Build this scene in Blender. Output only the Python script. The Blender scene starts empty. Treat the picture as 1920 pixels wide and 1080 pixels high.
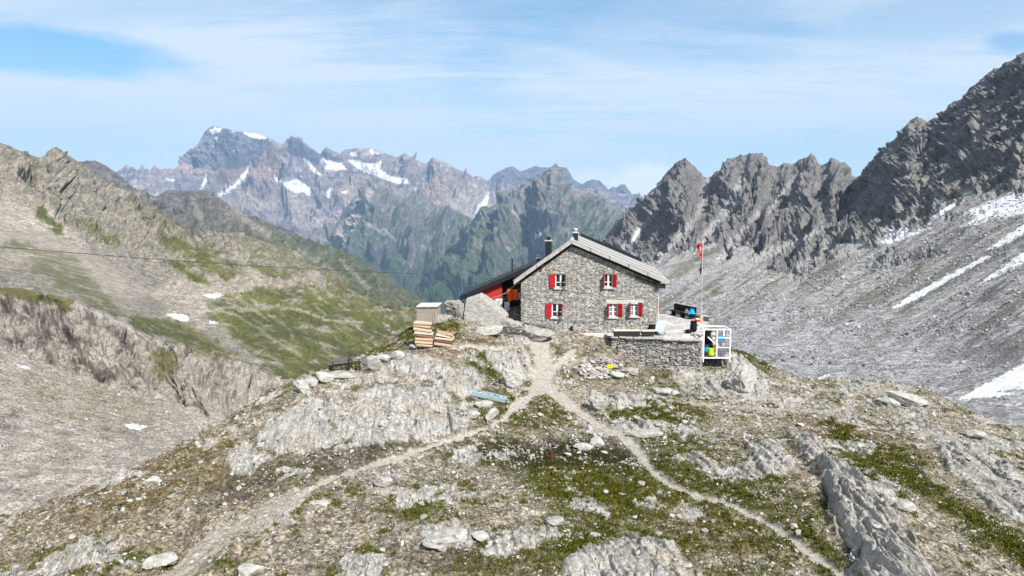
import bpy, bmesh, math, random
import numpy as np
from mathutils import Vector, Matrix

Q = 1.0            # terrain resolution factor
R_ = math.radians
S = bpy.context.scene
COL = S.collection
rnd = random.Random(7)

# ------------------------------------------------------------------ camera model (1920 x 1080 design pixels)
F = 1281.0
PITCH = R_(6.24)
ZC = 8.4
CP, SP = math.cos(PITCH), math.sin(PITCH)

def ray(u, v):
    dx = (np.asarray(u, float) - 960.0) / F
    dy = (540.0 - np.asarray(v, float)) / F
    return dx, CP + dy * SP, -SP + dy * CP

def at(u, v, Y):
    """world point seen at design pixel (u, v) at forward distance Y"""
    a, b, c = ray(u, v)
    t = Y / b
    return a * t, b * t, ZC + c * t

def at_z(u, v, z):
    a, b, c = ray(u, v)
    t = (z - ZC) / c
    return a * t, b * t, ZC + c * t

def proj(x, y, z):
    zz = z - ZC
    dep = y * CP - zz * SP
    up = y * SP + zz * CP
    dep = np.where(dep < 0.5, 0.5, dep)
    return 960 + F * x / dep, 540 - F * up / dep

# ------------------------------------------------------------------ noise
_rs = np.random.RandomState(11)
_P = np.concatenate([_rs.permutation(256)] * 3).astype(np.int32)
_a = _rs.uniform(0, 2 * np.pi, 256); _zz = _rs.uniform(-1, 1, 256); _rr = np.sqrt(1 - _zz ** 2)
_G = np.stack([_rr * np.cos(_a), _rr * np.sin(_a), _zz], 1).astype(np.float32) * 1.4
_G2 = np.stack([np.cos(_a), np.sin(_a)], 1).astype(np.float32) * 1.5
_RV = _rs.uniform(0, 1, 256).astype(np.float32)

def _f32(*a):
    b = np.broadcast_arrays(*[np.asarray(q, np.float64) for q in a])
    return b

def perlin2(x, y, seed=0):
    x, y = _f32(x, y)
    xi = np.floor(x); yi = np.floor(y)
    fx = (x - xi).astype(np.float32); fy = (y - yi).astype(np.float32)
    xi = (xi.astype(np.int64) & 255).astype(np.int32); yi = ((yi.astype(np.int64) + seed * 37) & 255).astype(np.int32)
    ux = fx * fx * fx * (fx * (fx * 6 - 15) + 10); uy = fy * fy * fy * (fy * (fy * 6 - 15) + 10)
    A = _P[(xi + seed * 17) & 255]; B = _P[(xi + 1 + seed * 17) & 255]
    def g(h, dx, dy):
        q = _G2[h]
        return q[..., 0] * dx + q[..., 1] * dy
    aa = g(_P[A + yi], fx, fy); ba = g(_P[B + yi], fx - 1, fy)
    ab = g(_P[A + yi + 1], fx, fy - 1); bb = g(_P[B + yi + 1], fx - 1, fy - 1)
    r0 = aa + ux * (ba - aa); r1 = ab + ux * (bb - ab)
    return r0 + uy * (r1 - r0)

def perlin3(x, y, z, seed=0):
    x, y, z = _f32(x, y, z)
    xi = np.floor(x); yi = np.floor(y); zi = np.floor(z)
    fx = (x - xi).astype(np.float32); fy = (y - yi).astype(np.float32); fz = (z - zi).astype(np.float32)
    xi = ((xi.astype(np.int64) + seed * 17) & 255).astype(np.int32)
    yi = ((yi.astype(np.int64) + seed * 37) & 255).astype(np.int32)
    zi = (zi.astype(np.int64) & 255).astype(np.int32)
    ux = fx * fx * (3 - 2 * fx); uy = fy * fy * (3 - 2 * fy); uz = fz * fz * (3 - 2 * fz)
    def g(ox, oy, oz):
        h = _P[_P[_P[(xi + ox) & 255] + yi + oy] + zi + oz]
        q = _G[h]
        return q[..., 0] * (fx - ox) + q[..., 1] * (fy - oy) + q[..., 2] * (fz - oz)
    def l(a, b, t): return a + t * (b - a)
    x00 = l(g(0, 0, 0), g(1, 0, 0), ux); x10 = l(g(0, 1, 0), g(1, 1, 0), ux)
    x01 = l(g(0, 0, 1), g(1, 0, 1), ux); x11 = l(g(0, 1, 1), g(1, 1, 1), ux)
    return l(l(x00, x10, uy), l(x01, x11, uy), uz)

def fbm2(x, y, o=4, gain=0.5, lac=2.03, seed=0):
    s = 0; a = 1.0; n = 0
    for i in range(o):
        s = s + a * perlin2(x, y, seed + i); n += a
        x = x * lac + 3.1; y = y * lac + 7.7; a *= gain
    return s / n

def fbm3(x, y, z, o=4, gain=0.5, lac=2.03, seed=0):
    s = 0; a = 1.0; n = 0
    for i in range(o):
        s = s + a * perlin3(x, y, z, seed + i); n += a
        x = x * lac + 3.1; y = y * lac + 7.7; z = z * lac + 1.3; a *= gain
    return s / n

def ridge3(x, y, z, o=5, gain=0.55, lac=2.07, seed=0):
    """ridged multifractal, about 0..1"""
    s = 0; a = 1.0; n = 0; w = 1.0
    for i in range(o):
        r = 1 - np.abs(perlin3(x, y, z, seed + i)) * 1.6
        r = np.clip(r, 0, 1) ** 2
        s = s + a * r * w; n += a
        w = np.clip(r * 1.6, 0.15, 1)
        x = x * lac + 3.1; y = y * lac + 7.7; z = z * lac + 1.3; a *= gain
    return s / n

def ridge2(x, y, o=5, gain=0.55, lac=2.07, seed=0):
    s = 0; a = 1.0; n = 0; w = 1.0
    for i in range(o):
        r = 1 - np.abs(perlin2(x, y, seed + i)) * 1.7
        r = np.clip(r, 0, 1) ** 2
        s = s + a * r * w; n += a
        w = np.clip(r * 1.6, 0.15, 1)
        x = x * lac + 3.1; y = y * lac + 7.7; a *= gain
    return s / n

def cells2(x, y, seed=0, jit=0.9):
    """worley: distance to nearest point, gap F2-F1, random id values (3), local offset from the cell point"""
    x, y = _f32(x, y)
    xi = np.floor(x); yi = np.floor(y)
    f1 = np.full(x.shape, 9.0, np.float32); f2 = f1.copy()
    h1 = np.zeros(x.shape, np.int32); ox = np.zeros(x.shape, np.float32); oy = ox.copy()
    for dx in (-1, 0, 1):
        for dy in (-1, 0, 1):
            cx = xi + dx; cy = yi + dy
            ix = ((cx.astype(np.int64) + seed * 29) & 255).astype(np.int32); iy = ((cy.astype(np.int64) + seed * 53) & 255).astype(np.int32)
            h = _P[_P[ix] + iy]
            px = cx + 0.5 + (_RV[h] - 0.5) * jit; py = cy + 0.5 + (_RV[(h * 7 + 13) & 255] - 0.5) * jit
            ddx = (x - px).astype(np.float32); ddy = (y - py).astype(np.float32)
            d = np.sqrt(ddx * ddx + ddy * ddy)
            n = d < f1
            f2 = np.where(n, f1, np.minimum(f2, d))
            f1 = np.where(n, d, f1); h1 = np.where(n, h, h1); ox = np.where(n, ddx, ox); oy = np.where(n, ddy, oy)
    return f1, f2 - f1, _RV[(h1 * 3 + 5) & 255], _RV[(h1 * 11 + 71) & 255], _RV[(h1 * 23 + 17) & 255], ox, oy

def blocks2(x, y, seed=0, tilt=1.2):
    """faceted rock: every cell is a tilted plane at its own height, dark gaps between; about -1..1"""
    f1, gap, a, b, c, ox, oy = cells2(x, y, seed)
    h = (a - 0.5) * 1.2 + (b - 0.5) * tilt * ox * 2 + (c - 0.5) * tilt * oy * 2
    return h - 0.5 * np.clip(1 - gap / 0.12, 0, 1)

def sstep(a, b, x):
    t = np.clip((x - a) / (b - a), 0, 1)
    return t * t * (3 - 2 * t)

# ------------------------------------------------------------------ outlines: distance to a line, inside a polygon
def line_dist(u, v, pts, ys=1.0):
    pts = np.asarray(pts, float)
    d = np.full(np.shape(u), 1e9, np.float32)
    for (x0, y0), (x1, y1) in zip(pts[:-1, :2], pts[1:, :2]):
        dx, dy = x1 - x0, (y1 - y0) * ys
        t = np.clip(((u - x0) * dx + (v - y0) * ys * dy) / (dx * dx + dy * dy + 1e-9), 0, 1)
        d = np.minimum(d, np.hypot(u - x0 - t * dx, (v - y0) * ys - t * dy))
    return d

def poly_sd(u, v, pts, ys=1.0):
    """signed distance in pixels, positive inside"""
    pts = list(pts)
    d = line_dist(u, v, pts + [pts[0]], ys)
    ins = np.zeros(np.shape(u), bool)
    n = len(pts)
    for i in range(n):
        x0, y0 = pts[i]; x1, y1 = pts[(i + 1) % n]
        if y0 == y1: continue
        c = ((y0 > v) != (y1 > v)) & (u < (x1 - x0) * (v - y0) / (y1 - y0) + x0)
        ins ^= c
    return np.where(ins, d, -d)

# ------------------------------------------------------------------ mesh helpers
def tag(o, label=None, cat=None, group=None, kind=None):
    if label: o['label'] = label
    if cat: o['category'] = cat
    if group: o['group'] = group
    if kind: o['kind'] = kind
    return o

def empty(name, loc=(0, 0, 0), rz=0.0, parent=None):
    o = bpy.data.objects.new(name, None); COL.objects.link(o)
    o.location = loc; o.rotation_euler = (0, 0, rz); o.empty_display_size = 0.3
    if parent: o.parent = parent
    return o

def link_mesh(name, me, mat=None, parent=None, loc=None):
    o = bpy.data.objects.new(name, me); COL.objects.link(o)
    if mat: me.materials.append(mat)
    if parent: o.parent = parent
    if loc is not None: o.location = loc
    return o

def fast_mesh(name, co, faces, smooth=True):
    """co (n,3), faces (m,k) numpy"""
    me = bpy.data.meshes.new(name)
    n, (m, k) = len(co), faces.shape
    me.vertices.add(n); me.vertices.foreach_set('co', np.ascontiguousarray(co, np.float32).ravel())
    me.loops.add(m * k); me.loops.foreach_set('vertex_index', np.ascontiguousarray(faces, np.int32).ravel())
    me.polygons.add(m)
    me.polygons.foreach_set('loop_start', np.arange(0, m * k, k, dtype=np.int32))
    if smooth: me.polygons.foreach_set('use_smooth', np.ones(m, bool))
    me.update(calc_edges=True)
    return me

def grid_faces(nr, nc):
    i = np.arange(nr * nc).reshape(nr, nc)
    return np.stack([i[:-1, :-1], i[:-1, 1:], i[1:, 1:], i[1:, :-1]], -1).reshape(-1, 4)

def set_col(me, name, arr):
    arr = np.asarray(arr, np.float32).reshape(len(me.vertices), -1)
    if arr.shape[1] == 1:
        at_ = me.attributes.new(name, 'FLOAT', 'POINT'); at_.data.foreach_set('value', arr.ravel())
    else:
        at_ = me.attributes.new(name, 'FLOAT_COLOR', 'POINT')
        a4 = np.ones((len(arr), 4), np.float32); a4[:, :3] = arr[:, :3]
        at_.data.foreach_set('color', a4.ravel())

class MB:
    """collects shapes into one mesh"""
    def __init__(s): s.v = []; s.f = []
    def add(s, vs, fs):
        b = len(s.v); s.v += [tuple(q) for q in vs]; s.f += [tuple(b + i for i in f) for f in fs]; return s
    def box(s, x0, x1, y0, y1, z0, z1, M=None):
        vs = [Vector(q) for q in ((x0, y0, z0), (x1, y0, z0), (x1, y1, z0), (x0, y1, z0), (x0, y0, z1), (x1, y0, z1), (x1, y1, z1), (x0, y1, z1))]
        if M is not None: vs = [M @ q for q in vs]
        return s.add(vs, [(0, 3, 2, 1), (4, 5, 6, 7), (0, 1, 5, 4), (1, 2, 6, 5), (2, 3, 7, 6), (3, 0, 4, 7)])
    def beam(s, p, q, w, h, up=(0, 0, 1)):
        p = Vector(p); q = Vector(q); d = (q - p); L = d.length; d.normalize()
        u = Vector(up); a = d.cross(u)
        if a.length < 1e-4: a = Vector((1, 0, 0))
        a.normalize(); b = a.cross(d).normalized()
        M = Matrix((a, d, b)).transposed().to_4x4(); M.translation = p
        return s.box(-w / 2, w / 2, 0, L, -h / 2, h / 2, M)
    def tube(s, pts, r, n=8, cap=True):
        pts = [Vector(p) for p in pts]; rs = r if isinstance(r, (list, tuple)) else [r] * len(pts)
        b = len(s.v); prev = None
        for i, p in enumerate(pts):
            d = (pts[min(i + 1, len(pts) - 1)] - pts[max(i - 1, 0)]).normalized()
            a = prev if prev is not None else (Vector((1, 0, 0)) if abs(d.x) < 0.9 else Vector((0, 1, 0)))
            a = (a - d * a.dot(d)).normalized(); prev = a; c = d.cross(a)
            for k in range(n):
                t = 2 * math.pi * k / n
                s.v.append(tuple(p + (a * math.cos(t) + c * math.sin(t)) * rs[i]))
        for i in range(len(pts) - 1):
            for k in range(n):
                s.f.append((b + i * n + k, b + i * n + (k + 1) % n, b + (i + 1) * n + (k + 1) % n, b + (i + 1) * n + k))
        if cap:
            s.f.append(tuple(b + k for k in reversed(range(n)))); e = b + (len(pts) - 1) * n
            s.f.append(tuple(e + k for k in range(n)))
        return s
    def build(s, name, mat, parent=None, loc=None, smooth=False, bevel=0.0, rz=None):
        me = bpy.data.meshes.new(name); me.from_pydata(s.v, [], s.f)
        if bevel:
            bm = bmesh.new(); bm.from_mesh(me)
            bmesh.ops.bevel(bm, geom=list(bm.edges), offset=bevel, segments=1, affect='EDGES', clamp_overlap=True)
            bm.to_mesh(me); bm.free()
        if smooth: me.polygons.foreach_set('use_smooth', [True] * len(me.polygons))
        me.update()
        o = link_mesh(name, me, mat, parent, loc)
        if rz is not None: o.rotation_euler = (0, 0, rz)
        return o

# ------------------------------------------------------------------ materials
class NT:
    def __init__(s, name):
        s.m = bpy.data.materials.new(name); s.m.use_nodes = True
        s.t = s.m.node_tree; s.t.nodes.clear()
        s.out = s.t.nodes.new('ShaderNodeOutputMaterial')
        s.bs = s.t.nodes.new('ShaderNodeBsdfPrincipled')
        s.t.links.new(s.bs.outputs[0], s.out.inputs[0])
        s.bs.inputs['Roughness'].default_value = 0.9
        s.bs.inputs['Specular IOR Level'].default_value = 0.2
    def n(s, typ, **kw):
        nd = s.t.nodes.new('ShaderNode' + typ)
        for k, v in kw.items():
            if k in nd.inputs:
                if hasattr(v, 'is_output'): s.t.links.new(v, nd.inputs[k])
                else: nd.inputs[k].default_value = v
            else: setattr(nd, k, v)
        return nd
    def lk(s, a, b): s.t.links.new(a, b)
    def attr(s, name, fac=False):
        a = s.n('Attribute', attribute_name=name)
        return a.outputs['Fac'] if fac else a.outputs['Color']
    def pos(s):
        return s.n('NewGeometry').outputs['Position']
    def obj(s):
        return s.n('TexCoord').outputs['Object']
    def mapping(s, vec, scale=(1, 1, 1), rot=(0, 0, 0)):
        m = s.n('Mapping', Scale=scale, Rotation=rot); s.lk(vec, m.inputs['Vector']); return m.outputs[0]
    def noise(s, vec, scale, detail=4, rough=0.55, out='Fac'):
        n = s.n('TexNoise', Scale=scale, Detail=detail, Roughness=rough); s.lk(vec, n.inputs['Vector']); return n.outputs[out]
    def voro(s, vec, scale, out='Color', feature='F1', rnd_=1.0):
        n = s.n('TexVoronoi', feature=feature); n.inputs['Scale'].default_value = scale; n.inputs['Randomness'].default_value = rnd_
        s.lk(vec, n.inputs['Vector']); return n.outputs[out]
    def rng(s, val, a, b, c, d):
        m = s.n('MapRange'); s.lk(val, m.inputs[0])
        for i, q in enumerate((a, b, c, d)): m.inputs[i + 1].default_value = q
        return m.outputs[0]
    def math(s, op, a, b=None):
        m = s.n('Math', operation=op)
        for i, q in enumerate((a, b)):
            if q is None: continue
            if hasattr(q, 'is_output'): s.lk(q, m.inputs[i])
            else: m.inputs[i].default_value = q
        return m.outputs[0]
    def sep(s, col):
        q = s.n('SeparateColor'); s.lk(col, q.inputs[0]); return q.outputs
    def mix(s, fac, a, b, mode='MIX'):
        m = s.n('Mix', data_type='RGBA', blend_type=mode)
        for q, i in ((fac, 0), (a, 6), (b, 7)):
            if hasattr(q, 'is_output'): s.lk(q, m.inputs[i])
            else: m.inputs[i].default_value = q if i == 0 else (tuple(q) + (1,))[:4]
        return m.outputs[2]
    def scale(s, col, f):
        """colour times a scalar socket"""
        m = s.n('VectorMath', operation='SCALE'); s.lk(col, m.inputs[0])
        if hasattr(f, 'is_output'): s.lk(f, m.inputs['Scale'])
        else: m.inputs['Scale'].default_value = f
        return m.outputs[0]
    def bump(s, h, strength=0.5, dist=0.05, prev=None):
        b = s.n('Bump', Strength=strength, Distance=dist); s.lk(h, b.inputs['Height'])
        if prev is not None: s.lk(prev, b.inputs['Normal'])
        return b.outputs[0]
    alb = 1.0
    def fin(s, col=None, normal=None, rough=None, **kw):
        if col is not None:
            if hasattr(col, 'is_output'): s.lk(s.scale(col, s.alb) if s.alb != 1.0 else col, s.bs.inputs['Base Color'])
            else: s.bs.inputs['Base Color'].default_value = tuple(col) + (1,)
        if normal is not None: s.lk(normal, s.bs.inputs['Normal'])
        if rough is not None: s.bs.inputs['Roughness'].default_value = rough
        for k, v in kw.items(): s.bs.inputs[k].default_value = v
        return s.m

ALB = 0.70      # overall reflectance of natural and built surfaces
def simple_mat(name, col, rough=0.7, var=0.15, scale=8.0, bump=0.0, spec=0.3, stretch=(1, 1, 1), alb=0.78, **kw):
    t = NT(name); t.alb = alb; v = t.mapping(t.obj(), stretch)
    n = t.noise(v, scale, 5, 0.6)
    base = t.n('RGB'); base.outputs[0].default_value = tuple(col) + (1,)
    c = t.scale(base.outputs[0], t.rng(n, 0.25, 0.75, 1 - var, 1 + var))
    nm = t.bump(n, 1.0, bump) if bump else None
    kw.setdefault('Specular IOR Level', spec)
    return t.fin(c, nm, rough, **kw)
# ------------------------------------------------------------------ camera, sun, sky, haze
cam = bpy.data.cameras.new('camera'); cam_o = bpy.data.objects.new('camera', cam); COL.objects.link(cam_o)
cam.sensor_width = 36.0; cam.lens = 36.0 * F / 1920.0
cam.clip_start = 0.3; cam.clip_end = 80000.0
cam_o.location = (0, 0, ZC); cam_o.rotation_euler = (math.pi / 2 - PITCH, 0, 0)
S.camera = cam_o

SUN = Vector((0.42, -0.66, 0.80)).normalized()      # towards the sun
sl = bpy.data.lights.new('sun', 'SUN'); sl.energy = 5.0; sl.angle = R_(0.5); sl.color = (1.0, 0.955, 0.90)
so = bpy.data.objects.new('sun', sl); COL.objects.link(so)
so.rotation_euler = SUN.to_track_quat('Z', 'Y').to_euler(); so.location = (40, -60, 90)

W = bpy.data.worlds.new('World'); S.world = W; W.use_nodes = True
wt = W.node_tree; wt.nodes.clear()
def wn(typ, **kw):
    nd = wt.nodes.new('ShaderNode' + typ)
    for k, v in kw.items():
        if k in nd.inputs:
            if hasattr(v, 'is_output'): wt.links.new(v, nd.inputs[k])
            else: nd.inputs[k].default_value = v
        else: setattr(nd, k, v)
    return nd
def wm(op, a, b=None, c=None):
    m = wn('Math', operation=op)
    for i, q in enumerate((a, b, c)):
        if q is None: continue
        if hasattr(q, 'is_output'): wt.links.new(q, m.inputs[i])
        else: m.inputs[i].default_value = q
    return m.outputs[0]
sky = wn('TexSky', sky_type='NISHITA', sun_disc=False, sun_elevation=math.asin(SUN.z), sun_rotation=math.atan2(SUN.x, SUN.y),
         altitude=2300.0, air_density=1.0, dust_density=0.6, ozone_density=2.0)
tc = wn('TexCoord').outputs['Generated']
sp = wn('SeparateXYZ'); wt.links.new(tc, sp.inputs[0])
X, Y, Z = sp.outputs
Zs = wm('MAXIMUM', Z, 0.0)
den = wm('ADD', Zs, 0.10)
cx = wm('DIVIDE', X, den); cy = wm('DIVIDE', Y, den)
cv = wn('CombineXYZ', X=cx, Y=cy)
def wnoise(vec, scale, detail, rough, sc=(1, 1, 1), rot=0.0, dist=0.0):
    m = wn('Mapping', Scale=sc, Rotation=(0, 0, rot)); wt.links.new(vec, m.inputs['Vector'])
    n = wn('TexNoise', Scale=scale, Detail=detail, Roughness=rough, Distortion=dist); wt.links.new(m.outputs[0], n.inputs['Vector'])
    return n.outputs['Fac']
def wrange(v, a, b, c, d, smooth=True):
    m = wn('MapRange'); m.interpolation_type = 'SMOOTHSTEP' if smooth else 'LINEAR'
    wt.links.new(v, m.inputs[0])
    for i, q in enumerate((a, b, c, d)): m.inputs[i + 1].default_value = q
    return m.outputs[0]
# thin high cirrus: wide veil, streaks, and a few clear gaps
veil = wnoise(cv.outputs[0], 0.45, 7, 0.60, (1.0, 0.55, 1), 0.5, 0.6)
strk = wnoise(cv.outputs[0], 1.1, 9, 0.66, (0.45, 1.9, 1), -0.25, 0.8)
fine = wnoise(cv.outputs[0], 4.0, 8, 0.7, (0.35, 1.6, 1), -0.15, 1.0)
c0 = wm('ADD', wm('MULTIPLY', wrange(veil, 0.22, 0.60, 0, 1), 0.58), wm('MULTIPLY', wrange(strk, 0.36, 0.64, 0, 1), 0.42))
c0 = wm('ADD', c0, wm('MULTIPLY', wrange(fine, 0.35, 0.68, 0, 1), 0.26))
# gnomonic coordinates about +Y of the sky itself, for the clear gaps and the cumulus bank
yy = wm('MAXIMUM', Y, 0.05)
gx = wm('DIVIDE', X, yy); gz = wm('DIVIDE', Z, yy)
def gdir(u, v):
    a, b, c = ray(u, v)
    return float(a / b), float(c / b)
warp = wnoise(cv.outputs[0], 1.6, 5, 0.6)
def blob(u, v, ru, rv, edge=0.5, wamp=0.5, slope=0.0, src=None):
    a, b = gdir(u, v)
    dx = wm('SUBTRACT', gx, a)
    dz = wm('SUBTRACT', wm('SUBTRACT', gz, b), wm('MULTIPLY', dx, slope))
    q = wm('SQRT', wm('ADD', wm('POWER', wm('ABSOLUTE', wm('DIVIDE', dx, ru / F)), 2.0), wm('POWER', wm('ABSOLUTE', wm('DIVIDE', dz, rv / F)), 2.0)))
    q = wm('ADD', q, wm('MULTIPLY', wm('SUBTRACT', src or warp, 0.5), wamp * 2))
    return wrange(q, 1 - edge, 1 + edge, 1, 0)
gap = blob(60, 95, 260, 44, 0.40, 0.8, -0.10)
gap = wm('MAXIMUM', gap, wm('MULTIPLY', blob(1900, 80, 60, 24, 0.6, 0.6), 0.9))
gap = wm('MAXIMUM', gap, wm('MULTIPLY', blob(1190, 18, 560, 70, 0.85, 1.2, -0.05), 0.62))
gap = wm('MAXIMUM', gap, wm('MULTIPLY', blob(1480, 285, 330, 40, 0.8, 1.0, 0.05), 0.50))
gap = wm('MAXIMUM', gap, wm('MULTIPLY', blob(330, 10, 420, 36, 0.8, 1.1, 0.05), 0.4))
gap = wm('MAXIMUM', gap, wm('MULTIPLY', blob(1750, 30, 300, 60, 0.8, 1.1, 0.1), 0.55))
gap = wm('MAXIMUM', gap, wm('MULTIPLY', blob(60, 290, 420, 60, 0.8, 1.1, 0.0), 0.35))
cl = wm('MULTIPLY', wm('MINIMUM', wm('MULTIPLY', c0, 1.12), 1.0), wm('SUBTRACT', 1.0, gap))
low = wm('MULTIPLY', wrange(Z, 0.02, 0.34, 1, 0), 0.6)
cl = wm('MINIMUM', wm('ADD', cl, wm('MULTIPLY', low, wm('SUBTRACT', 1.0, cl))), 0.97)
# cumulus bank behind the far peaks
puff = wnoise(tc, 22.0, 8, 0.62)
cum = blob(1214, 352, 68, 44, 0.22, 0.75, 0.0, puff)
cum = wm('MAXIMUM', cum, wm('MULTIPLY', blob(1110, 342, 72, 22, 0.5, 0.9, 0.0, puff), 0.55))
cum = wm('MAXIMUM', cum, wm('MULTIPLY', blob(1190, 400, 60, 34, 0.5, 0.6, 0.0, puff), 0.9))
ccol = wn('Mix', data_type='RGBA'); ccol.inputs[6].default_value = (0, 0, 0, 1)
bg_s = wn('Background'); bg_s.inputs['Strength'].default_value = 0.085
tint = wn('Mix', data_type='RGBA', blend_type='MULTIPLY'); tint.inputs[0].default_value = 1.0
wt.links.new(sky.outputs[0], tint.inputs[6]); tint.inputs[7].default_value = (0.30, 0.94, 1.06, 1)
wt.links.new(tint.outputs[2], bg_s.inputs['Color'])
bg_c = wn('Background'); bg_c.inputs['Color'].default_value = (0.82, 0.905, 1.0, 1); bg_c.inputs['Strength'].default_value = 0.57
bg_k = wn('Background'); bg_k.inputs['Color'].default_value = (0.88, 0.93, 1.0, 1); bg_k.inputs['Strength'].default_value = 0.68
m1 = wn('MixShader'); wt.links.new(cl, m1.inputs[0]); wt.links.new(bg_s.outputs[0], m1.inputs[1]); wt.links.new(bg_c.outputs[0], m1.inputs[2])
m2 = wn('MixShader'); wt.links.new(cum, m2.inputs[0]); wt.links.new(m1.outputs[0], m2.inputs[1]); wt.links.new(bg_k.outputs[0], m2.inputs[2])
wo = wn('OutputWorld'); wt.links.new(m2.outputs[0], wo.inputs[0])

S.view_settings.view_transform = 'Standard'; S.view_settings.look = 'None'
S.view_settings.gamma = 1.0; S.view_settings.exposure = 0.82; S.view_settings.use_curve_mapping = False
S.cycles.max_bounces = 4; S.cycles.diffuse_bounces = 2; S.cycles.glossy_bounces = 2; S.cycles.volume_bounces = 0
S.cycles.transparent_max_bounces = 8
try: S.cycles.use_denoising = True
except Exception: pass

def build_haze():
    t = bpy.data.materials.new('haze_air'); t.use_nodes = True
    nt = t.node_tree; nt.nodes.clear()
    o = nt.nodes.new('ShaderNodeOutputMaterial'); p = nt.nodes.new('ShaderNodeVolumePrincipled')
    p.inputs['Color'].default_value = (0.40, 0.66, 1.0, 1); p.inputs['Density'].default_value = 4.6e-5
    p.inputs['Anisotropy'].default_value = 0.0
    nt.links.new(p.outputs[0], o.inputs['Volume'])
    b = MB().box(-14000, 14000, -700, 15000, -1501, 1750)
    h = b.build('haze', t); tag(h, 'thin blue air filling the valley', None, None, 'stuff')
    return h
# ------------------------------------------------------------------ mountains and slopes: lofted sheets between traced contour lines
def lerpc(c, new, m):
    m = np.clip(m, 0, 1)[..., None]
    return c * (1 - m) + np.asarray(new, np.float32) * m

def smooth1(a, w):
    w = max(3, int(w)) | 1
    ker = np.hanning(w + 2)[1:-1]; ker /= ker.sum()
    return np.convolve(np.pad(a, w // 2, mode='reflect', reflect_type='odd'), ker, mode='valid')

def facets(u, v, seed, scales, rot=0.0, w=0.0):
    """angular broken rock in several sizes, lengths in design pixels: (across, along, height)"""
    ca, sa = math.cos(R_(rot)), math.sin(R_(rot))
    a = u * ca + v * sa + w; b = -u * sa + v * ca + w * 0.6
    return sum(blocks2(a / x + i * 5.3, b / y, seed=seed + i) * h for i, (x, y, h) in enumerate(scales))

def sheet(name, u0, u1, nu, curves, nrows, disp, colour, mat, back=(1.3, -0.6, 12), smooth_rows=0, label=None, extra=None):
    """curves: foot to crest, each a list of (u, v, D).  back=(depth factor, drop per depth, rows) closes the far side"""
    nu = int(nu * Q); U1 = np.linspace(u0, u1, nu)
    vs, ds = [], []
    for c in curves:
        c = np.asarray(c, float)
        vs.append(np.interp(U1, c[:, 0], c[:, 1])); ds.append(np.exp(smooth1(np.interp(U1, c[:, 0], np.log(c[:, 2])), int(60 * nu / (u1 - u0)))))
    rowsV, rowsI, T = [], [], []
    for k in range(len(curves) - 1):
        n = max(3, int(nrows[k] * Q))
        ts = np.linspace(0, 1, n, endpoint=(k == len(curves) - 2))
        for t in ts:
            rowsV.append(vs[k] * (1 - t) + vs[k + 1] * t); rowsI.append((1 - t) / ds[k] + t / ds[k + 1]); T.append(k + t)
    V = np.array(rowsV); I = np.array(rowsI); T = np.array(T)[:, None] * np.ones(nu)
    if smooth_rows:
        k = int(smooth_rows * Q) | 1; ker = np.hanning(k + 2)[1:-1]; ker /= ker.sum(); h = k // 2
        Ip = np.pad(I, ((h, h), (0, 0)), mode='reflect', reflect_type='odd')
        I = sum(ker[j] * Ip[j:j + I.shape[0]] for j in range(k))
    U = np.broadcast_to(U1, V.shape); D = 1 / I
    x, y, z = at(U, V, D)
    P = np.stack([x, y, z], -1)
    du = np.gradient(P, axis=1); dv = np.gradient(P, axis=0)
    N = np.cross(du, dv); N /= np.linalg.norm(N, axis=-1, keepdims=True) + 1e-9
    flip = np.sign(np.sum(N * (np.array([0, 0, ZC]) - P), -1, keepdims=True)); N *= flip
    ctx = dict(U=U, V=V, D=D, P=P, T=T, N=N, nseg=len(curves) - 1)
    P2 = P + N * disp(ctx)[..., None]
    ctx['P2'] = P2
    du = np.gradient(P2, axis=1); dv = np.gradient(P2, axis=0)
    N2 = np.cross(du, dv); N2 /= np.linalg.norm(N2, axis=-1, keepdims=True) + 1e-9; N2 *= flip
    ctx['nz'] = N2[..., 2]; ctx['N2'] = N2
    pu, pv = proj(P2[..., 0], P2[..., 1], P2[..., 2]); ctx['pu'] = pu; ctx['pv'] = pv
    c = colour(ctx)
    spk = ctx.get('spk', np.ones(V.shape))
    if back:
        f, drop, nb = back
        last = P2[-1]; rows = []
        for j in range(1, nb + 1):
            g = 1 + (f - 1) * (j / nb) ** 1.5
            q = last.copy(); q[:, 0] *= g; q[:, 1] *= g
            q[:, 2] += drop * (q[:, 1] - last[:, 1]) + fbm3(q[:, 0] / (0.02 * D[-1]), q[:, 1] / (0.02 * D[-1]), 0.3, 3) * 0.006 * D[-1] * (j / nb)
            rows.append(q)
        P2 = np.concatenate([P2, np.array(rows)], 0)
        c = np.concatenate([c, np.repeat(c[-1:], nb, 0)], 0); spk = np.concatenate([spk, np.repeat(spk[-1:], nb, 0)], 0)
    nr = P2.shape[0]
    me = fast_mesh(name, P2.reshape(-1, 3), grid_faces(nr, nu))
    set_col(me, 'Col', c.reshape(-1, 3)); set_col(me, 'Spk', spk.reshape(-1, 1))
    o = link_mesh(name, me, mat); tag(o, label, None, None, 'structure')
    ctx['me'] = me
    return ctx

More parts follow.
